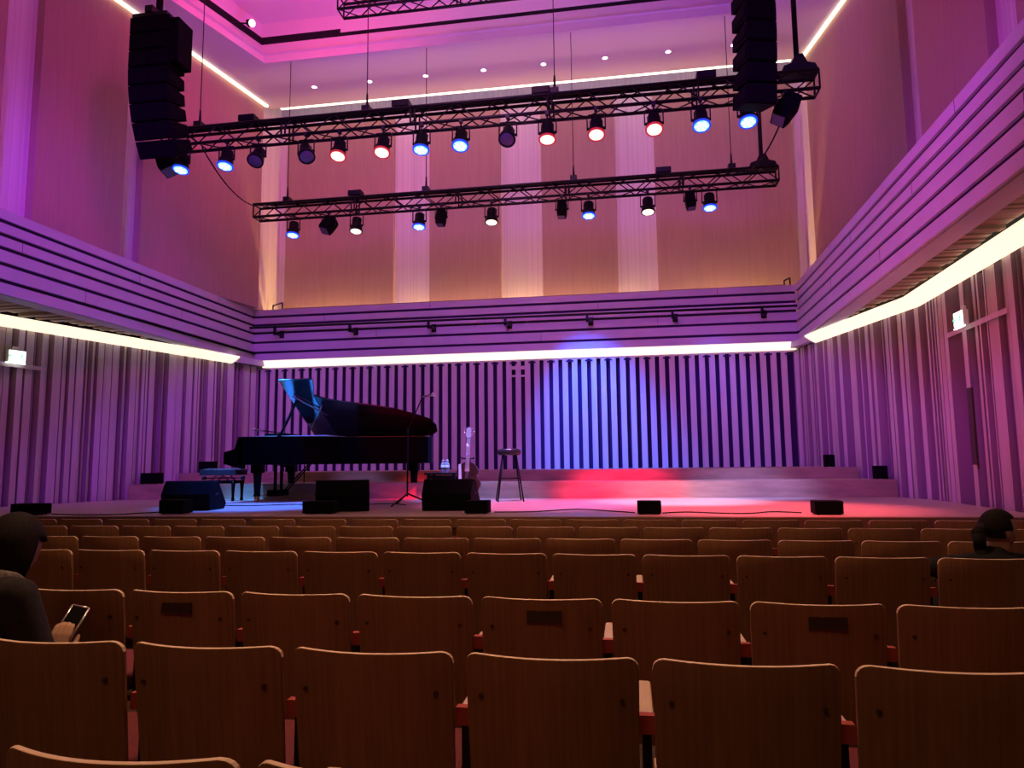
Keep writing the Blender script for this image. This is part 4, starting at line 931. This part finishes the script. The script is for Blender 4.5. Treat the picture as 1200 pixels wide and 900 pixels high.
def fuse(meshes, name, voxel, mt, parent, smooth=3):
    bm = bmesh.new()
    for me in meshes:
        if isinstance(me, bmesh.types.BMesh):
            t_ = bpy.data.meshes.new('t'); me.to_mesh(t_); me.free(); bm.from_mesh(t_); bpy.data.meshes.remove(t_)
        else: bm.from_mesh(me)
    bmesh.ops.recalc_face_normals(bm, faces=bm.faces[:])
    me = bpy.data.meshes.new(name); bm.to_mesh(me); bm.free()
    o = bpy.data.objects.new(name, me); C.objects.link(o)
    r = o.modifiers.new('r', 'REMESH'); r.mode = 'VOXEL'; r.voxel_size = voxel; r.use_smooth_shade = True
    s = o.modifiers.new('s', 'SMOOTH'); s.iterations = smooth; s.factor = 0.5
    dg = bpy.context.evaluated_depsgraph_get(); em = bpy.data.meshes.new_from_object(o.evaluated_get(dg))
    o.modifiers.clear(); o.data = em; bpy.data.meshes.remove(me)
    b2 = bmesh.new(); b2.from_mesh(em); seen = set(); best = []
    for v0 in b2.verts:
        if v0 in seen: continue
        st = [v0]; seen.add(v0); isl = []
        while st:
            v = st.pop(); isl.append(v)
            for e in v.link_edges:
                u = e.other_vert(v)
                if u not in seen: seen.add(u); st.append(u)
        if len(isl) > len(best): best = isl
    keep = set(best); bmesh.ops.delete(b2, geom=[v for v in b2.verts if v not in keep], context='VERTS'); b2.to_mesh(em); b2.free()
    em.materials.clear(); em.materials.append(M[mt]); em.name = name
    for p in em.polygons: p.use_smooth = True
    if parent: o.parent = parent
    return o
def frame(loc, fwd, up=(0, 0, 1), s=1.0):
    f = Vector(fwd).normalized(); u = Vector(up); x = f.cross(u).normalized(); u = x.cross(f).normalized()
    return Matrix.Translation(loc) @ Matrix(((x.x, f.x, u.x, 0), (x.y, f.y, u.y, 0), (x.z, f.z, u.z, 0), (0, 0, 0, 1))) @ Matrix.Scale(s, 4)
def hand(wrist, direc, palm_n, curl, sd=1):
    """five fingers of different lengths; sd puts the thumb on its side; returns (pts, edges) rooted at the wrist"""
    d = Vector(direc).normalized(); n = Vector(palm_n).normalized(); x = d.cross(n).normalized() * sd; w_ = Vector(wrist)
    pts = [(*w_, 0.022)]; ed = []
    c = w_ + d * 0.045; pts.append((*c, (0.036, 0.017))); ed.append((0, 1))
    for k, (off_, ln) in enumerate(((-0.028, 0.062), (-0.009, 0.075), (0.011, 0.08), (0.03, 0.072))):
        b0 = c + d * 0.04 + x * off_; pts.append((*b0, 0.0105)); i = len(pts) - 1; ed.append((1, i))
        ang = 0.0; p = b0; dd = d.copy()
        for j, f in enumerate((0.45, 0.32, 0.23)):
            ang += curl[j]; v = d * math.cos(ang) + n * math.sin(ang); p = p + v * ln * f
            pts.append((*p, 0.0092 - 0.0008 * j)); ed.append((i if j == 0 else len(pts) - 2, len(pts) - 1))
    b0 = w_ + d * 0.03 + x * 0.032 + n * 0.008; pts.append((*b0, 0.013)); ed.append((1, len(pts) - 1))
    p1 = b0 + (d * 0.7 + x * 0.6 + n * 0.4).normalized() * 0.035; pts.append((*p1, 0.0105)); ed.append((len(pts) - 2, len(pts) - 1))
    p2 = p1 + (d * 0.9 + n * 0.5).normalized() * 0.03; pts.append((*p2, 0.009)); ed.append((len(pts) - 2, len(pts) - 1))
    return pts, ed

def person(loc, label, head, headf, neck0, sh, elbows, wrists, hands, cloth, z_hip=0.55):
    """a seated figure; coordinates relative to loc (on the floor)"""
    t = empty('person', loc, 0, label, 'person')
    hipz = z_hip; (nx, ny, nz) = neck0
    hw = sh
    P = [(0, 0.0, hipz, (0.15, 0.11)), (0, 0.02 + ny * 0.35, hipz + (nz - hipz) * 0.45, (0.13, 0.095)), (nx * 0.8, ny * 0.8, nz - 0.09, (0.14, 0.09)), (nx, ny, nz, 0.05), (head[0], head[1] - headf[1] * 0.02, head[2] + 0.03, 0.05)]
    E_ = [(0, 1), (1, 2), (2, 3), (3, 4)]
    for sx, el, wr in ((-1, elbows[0], wrists[0]), (1, elbows[1], wrists[1])):
        i = len(P); P += [(nx + sx * hw, ny - 0.01, nz - 0.075, 0.052), (*el, 0.042), (*wr, 0.026)]; E_ += [(2, i), (i, i + 1), (i + 1, i + 2)]
        i = len(P); P += [(sx * 0.1, 0.06, hipz - 0.03, 0.085), (sx * 0.12, 0.38, 0.5, 0.06), (sx * 0.12, 0.40, 0.28, 0.05), (sx * 0.12, 0.38, 0.09, 0.036), (sx * 0.13, 0.50, 0.035, 0.032)]; E_ += [(0, i), (i, i + 1), (i + 1, i + 2), (i + 2, i + 3), (i + 3, i + 4)]
    parts = [skin(P, E_), head_mesh(frame(head, headf))]
    for (wr, d, n, c_, sd) in hands: hp, he = hand(wr, d, n, c_, sd); parts.append(skin(hp, he, 0, 1))
    body = fuse(parts, 'body', 0.0055, 'skin', t)
    Q = [(p[0], p[1], p[2], tuple(v + 0.014 for v in (p[3] if isinstance(p[3], tuple) else (p[3], p[3])))) for p in P]
    # jacket: torso and sleeves
    keep = [0, 1, 2]; PJ = [Q[0], Q[1], Q[2], (nx, ny, nz - 0.02, 0.066)]; EJ = [(0, 1), (1, 2), (2, 3)]
    for sx, el, wr in ((-1, elbows[0], wrists[0]), (1, elbows[1], wrists[1])):
        i = len(PJ); w2 = Vector(el).lerp(Vector(wr), 0.92)
        PJ += [(nx + sx * hw, ny - 0.01, nz - 0.075, 0.068), (*el, 0.056), (*w2, 0.038)]; EJ += [(2, i), (i, i + 1), (i + 1, i + 2)]
    fuse([skin(PJ, EJ)], 'jacket', 0.008, cloth, t, 8)
    PT = [Q[0]]; ET = []
    for sx in (-1, 1):
        i = len(PT); PT += [(sx * 0.1, 0.06, hipz - 0.03, 0.098), (sx * 0.12, 0.38, 0.5, 0.073), (sx * 0.12, 0.40, 0.28, 0.062), (sx * 0.12, 0.385, 0.11, 0.05)]; ET += [(0, i), (i, i + 1), (i + 1, i + 2), (i + 2, i + 3)]
    fuse([skin(PT, ET)], 'trousers', 0.01, 'black_cloth', t, 8)
    for sx in (-1, 1):
        m = MB(); m.ball((sx * 0.125, 0.46, 0.045), 0.05, 14, (0.95, 2.4, 0.85)); m.box((sx * 0.125, 0.46, 0.01), (0.09, 0.23, 0.02)); m.build('shoe', 'black', t)
    return t, body
def hair_cap(Mx, long_, t, name='hair', fringe=0.2):
    bm = bmesh.new(); bmesh.ops.create_uvsphere(bm, u_segments=36, v_segments=24, radius=1)
    dl = []
    for v in bm.verts:
        x, y, z = v.co
        if ((z < 0.0 and y > -0.2) or (z < -0.45)) and long_ <= 0: dl.append(v); continue
        if y > 0.25 and z < 0.45 - fringe: dl.append(v); continue
        g = 1 + (0.02 * math.sin(14 * math.atan2(x, y)) + 0.015 * math.sin(37 * math.atan2(x, y) + 3 * z)) * (1 - abs(z))
        X = x * 0.088 * g; Y = y * 0.108 * g - 0.006; Z = 0.122 + z * 0.118
        if z < 0: X = math.copysign(abs(X) ** (1 / (1 + 0.12 * -z)), X); Z = 0.122 + z * (0.118 + long_); Y = (y if y < 0 else y * 0.6) * 0.105 * (1 + 0.1 * z)
        v.co = (X, Y, Z)
    bmesh.ops.delete(bm, geom=dl, context='VERTS'); bmesh.ops.transform(bm, matrix=Mx, verts=bm.verts[:])
    me = bpy.data.meshes.new(name); bm.to_mesh(me); bm.free(); me.materials.append(M['hair'])
    for p in me.polygons: p.use_smooth = True
    o = bpy.data.objects.new(name, me); C.objects.link(o); o.parent = t
    s = o.modifiers.new('s', 'SOLIDIFY'); s.thickness = 0.012; s.offset = -1
    return o

# left: seen from behind, head bent over a phone
HD = (0.01, 0.14, 0.965); HF = (0.12, 1, -0.3)
t, bd = person((-2.33, 2.25, 0), 'dark haired person at the far left looking down at a phone', HD, HF, (0.0, 0.05, 1.0), 0.165,
               [(-0.28, 0.16, 0.70), (0.25, 0.08, 0.67)], [(-0.06, 0.32, 0.66), (0.15, 0.25, 0.655)],
               [((-0.06, 0.32, 0.66), (0.6, 0.5, 0.1), (0, 0, 1), (0.4, 0.6, 0.5), -1), ((0.15, 0.25, 0.655), (-0.05, 0.3, 0.95), (-0.3, 0.9, 0), (0.5, 0.7, 0.6), -1)], 'knit')
hair_cap(frame(HD, HF, s=1.06), 0.05, t)
m = MB(); m.lathe([(0.085, 0.0), (0.112, 0.02), (0.105, 0.06), (0.08, 0.075), (0.07, 0.05)], (0.02, 0.06, 0.935), 24, Matrix.Rotation(-0.3, 4, 'X')); m.build('collar', 'collar', t)
t = empty('phone', (-2.18, 2.565, 0.768), 0, 'phone with a pale edge in the hand of the left person', 'phone')
R_ = Matrix.Rotation(0.1, 4, 'Z') @ Matrix.Rotation(-0.6, 4, 'X') @ Matrix.Rotation(0.18, 4, 'Y')
m = MB()
for a, b in (((-0.037, -0.075), (-0.037, 0.075)), ((0.037, -0.075), (0.037, 0.075)), ((-0.037, 0.075), (0.037, 0.075)), ((-0.037, -0.075), (0.037, -0.075))): m.tube((a[0], 0, a[1]), (b[0], 0, b[1]), 0.0045, 8)
o = m.build('rim', 'phone_edge', t); o.matrix_local = R_
m = MB(); m.box((0, 0.001, 0), (0.074, 0.007, 0.15)); o = m.build('body', 'black', t, bevel=0.003); o.matrix_local = R_
m = MB(); m.box((0, -0.0035, -0.048), (0.068, 0.002, 0.04)); o = m.build('screen', 'screen', t); o.matrix_local = R_

# right: profile with a ponytail
HD = (0.14, 0.08, 0.85); HF = (1, 0.28, -0.06)
t, bd = person((1.93, 4.45, 0), 'person with a dark ponytail at the far right looking right', HD, HF, (0.10, 0.05, 0.85), 0.15,
               [(-0.17, 0.2, 0.74), (0.30, 0.2, 0.74)], [(-0.04, 0.40, 0.66), (0.14, 0.42, 0.66)],
               [((-0.04, 0.40, 0.66), (0.4, 0.8, -0.1), (0, 0, -1), (0.3, 0.4, 0.3), 1), ((0.14, 0.42, 0.66), (-0.4, 0.8, -0.1), (0, 0, -1), (0.3, 0.4, 0.3), -1)], 'black_cloth')
hair_cap(frame(HD, HF, s=1.0), 0.0, t, fringe=-0.15)
m = MB(); pts = [(0.055, 0.05, 0.985), (0.015, 0.03, 0.955), (0.015, 0.02, 0.865), (0.03, 0.0, 0.77)]
for p, r in zip(pts, (0.03, 0.036, 0.03, 0.012)): m.ball(p, r, 14)
for a, b_, ra, rb in zip(pts[:-1], pts[1:], (0.03, 0.036, 0.03), (0.036, 0.03, 0.012)): m.tube(a, b_, ra, 14, rb)
m.build('ponytail', 'hair', t)
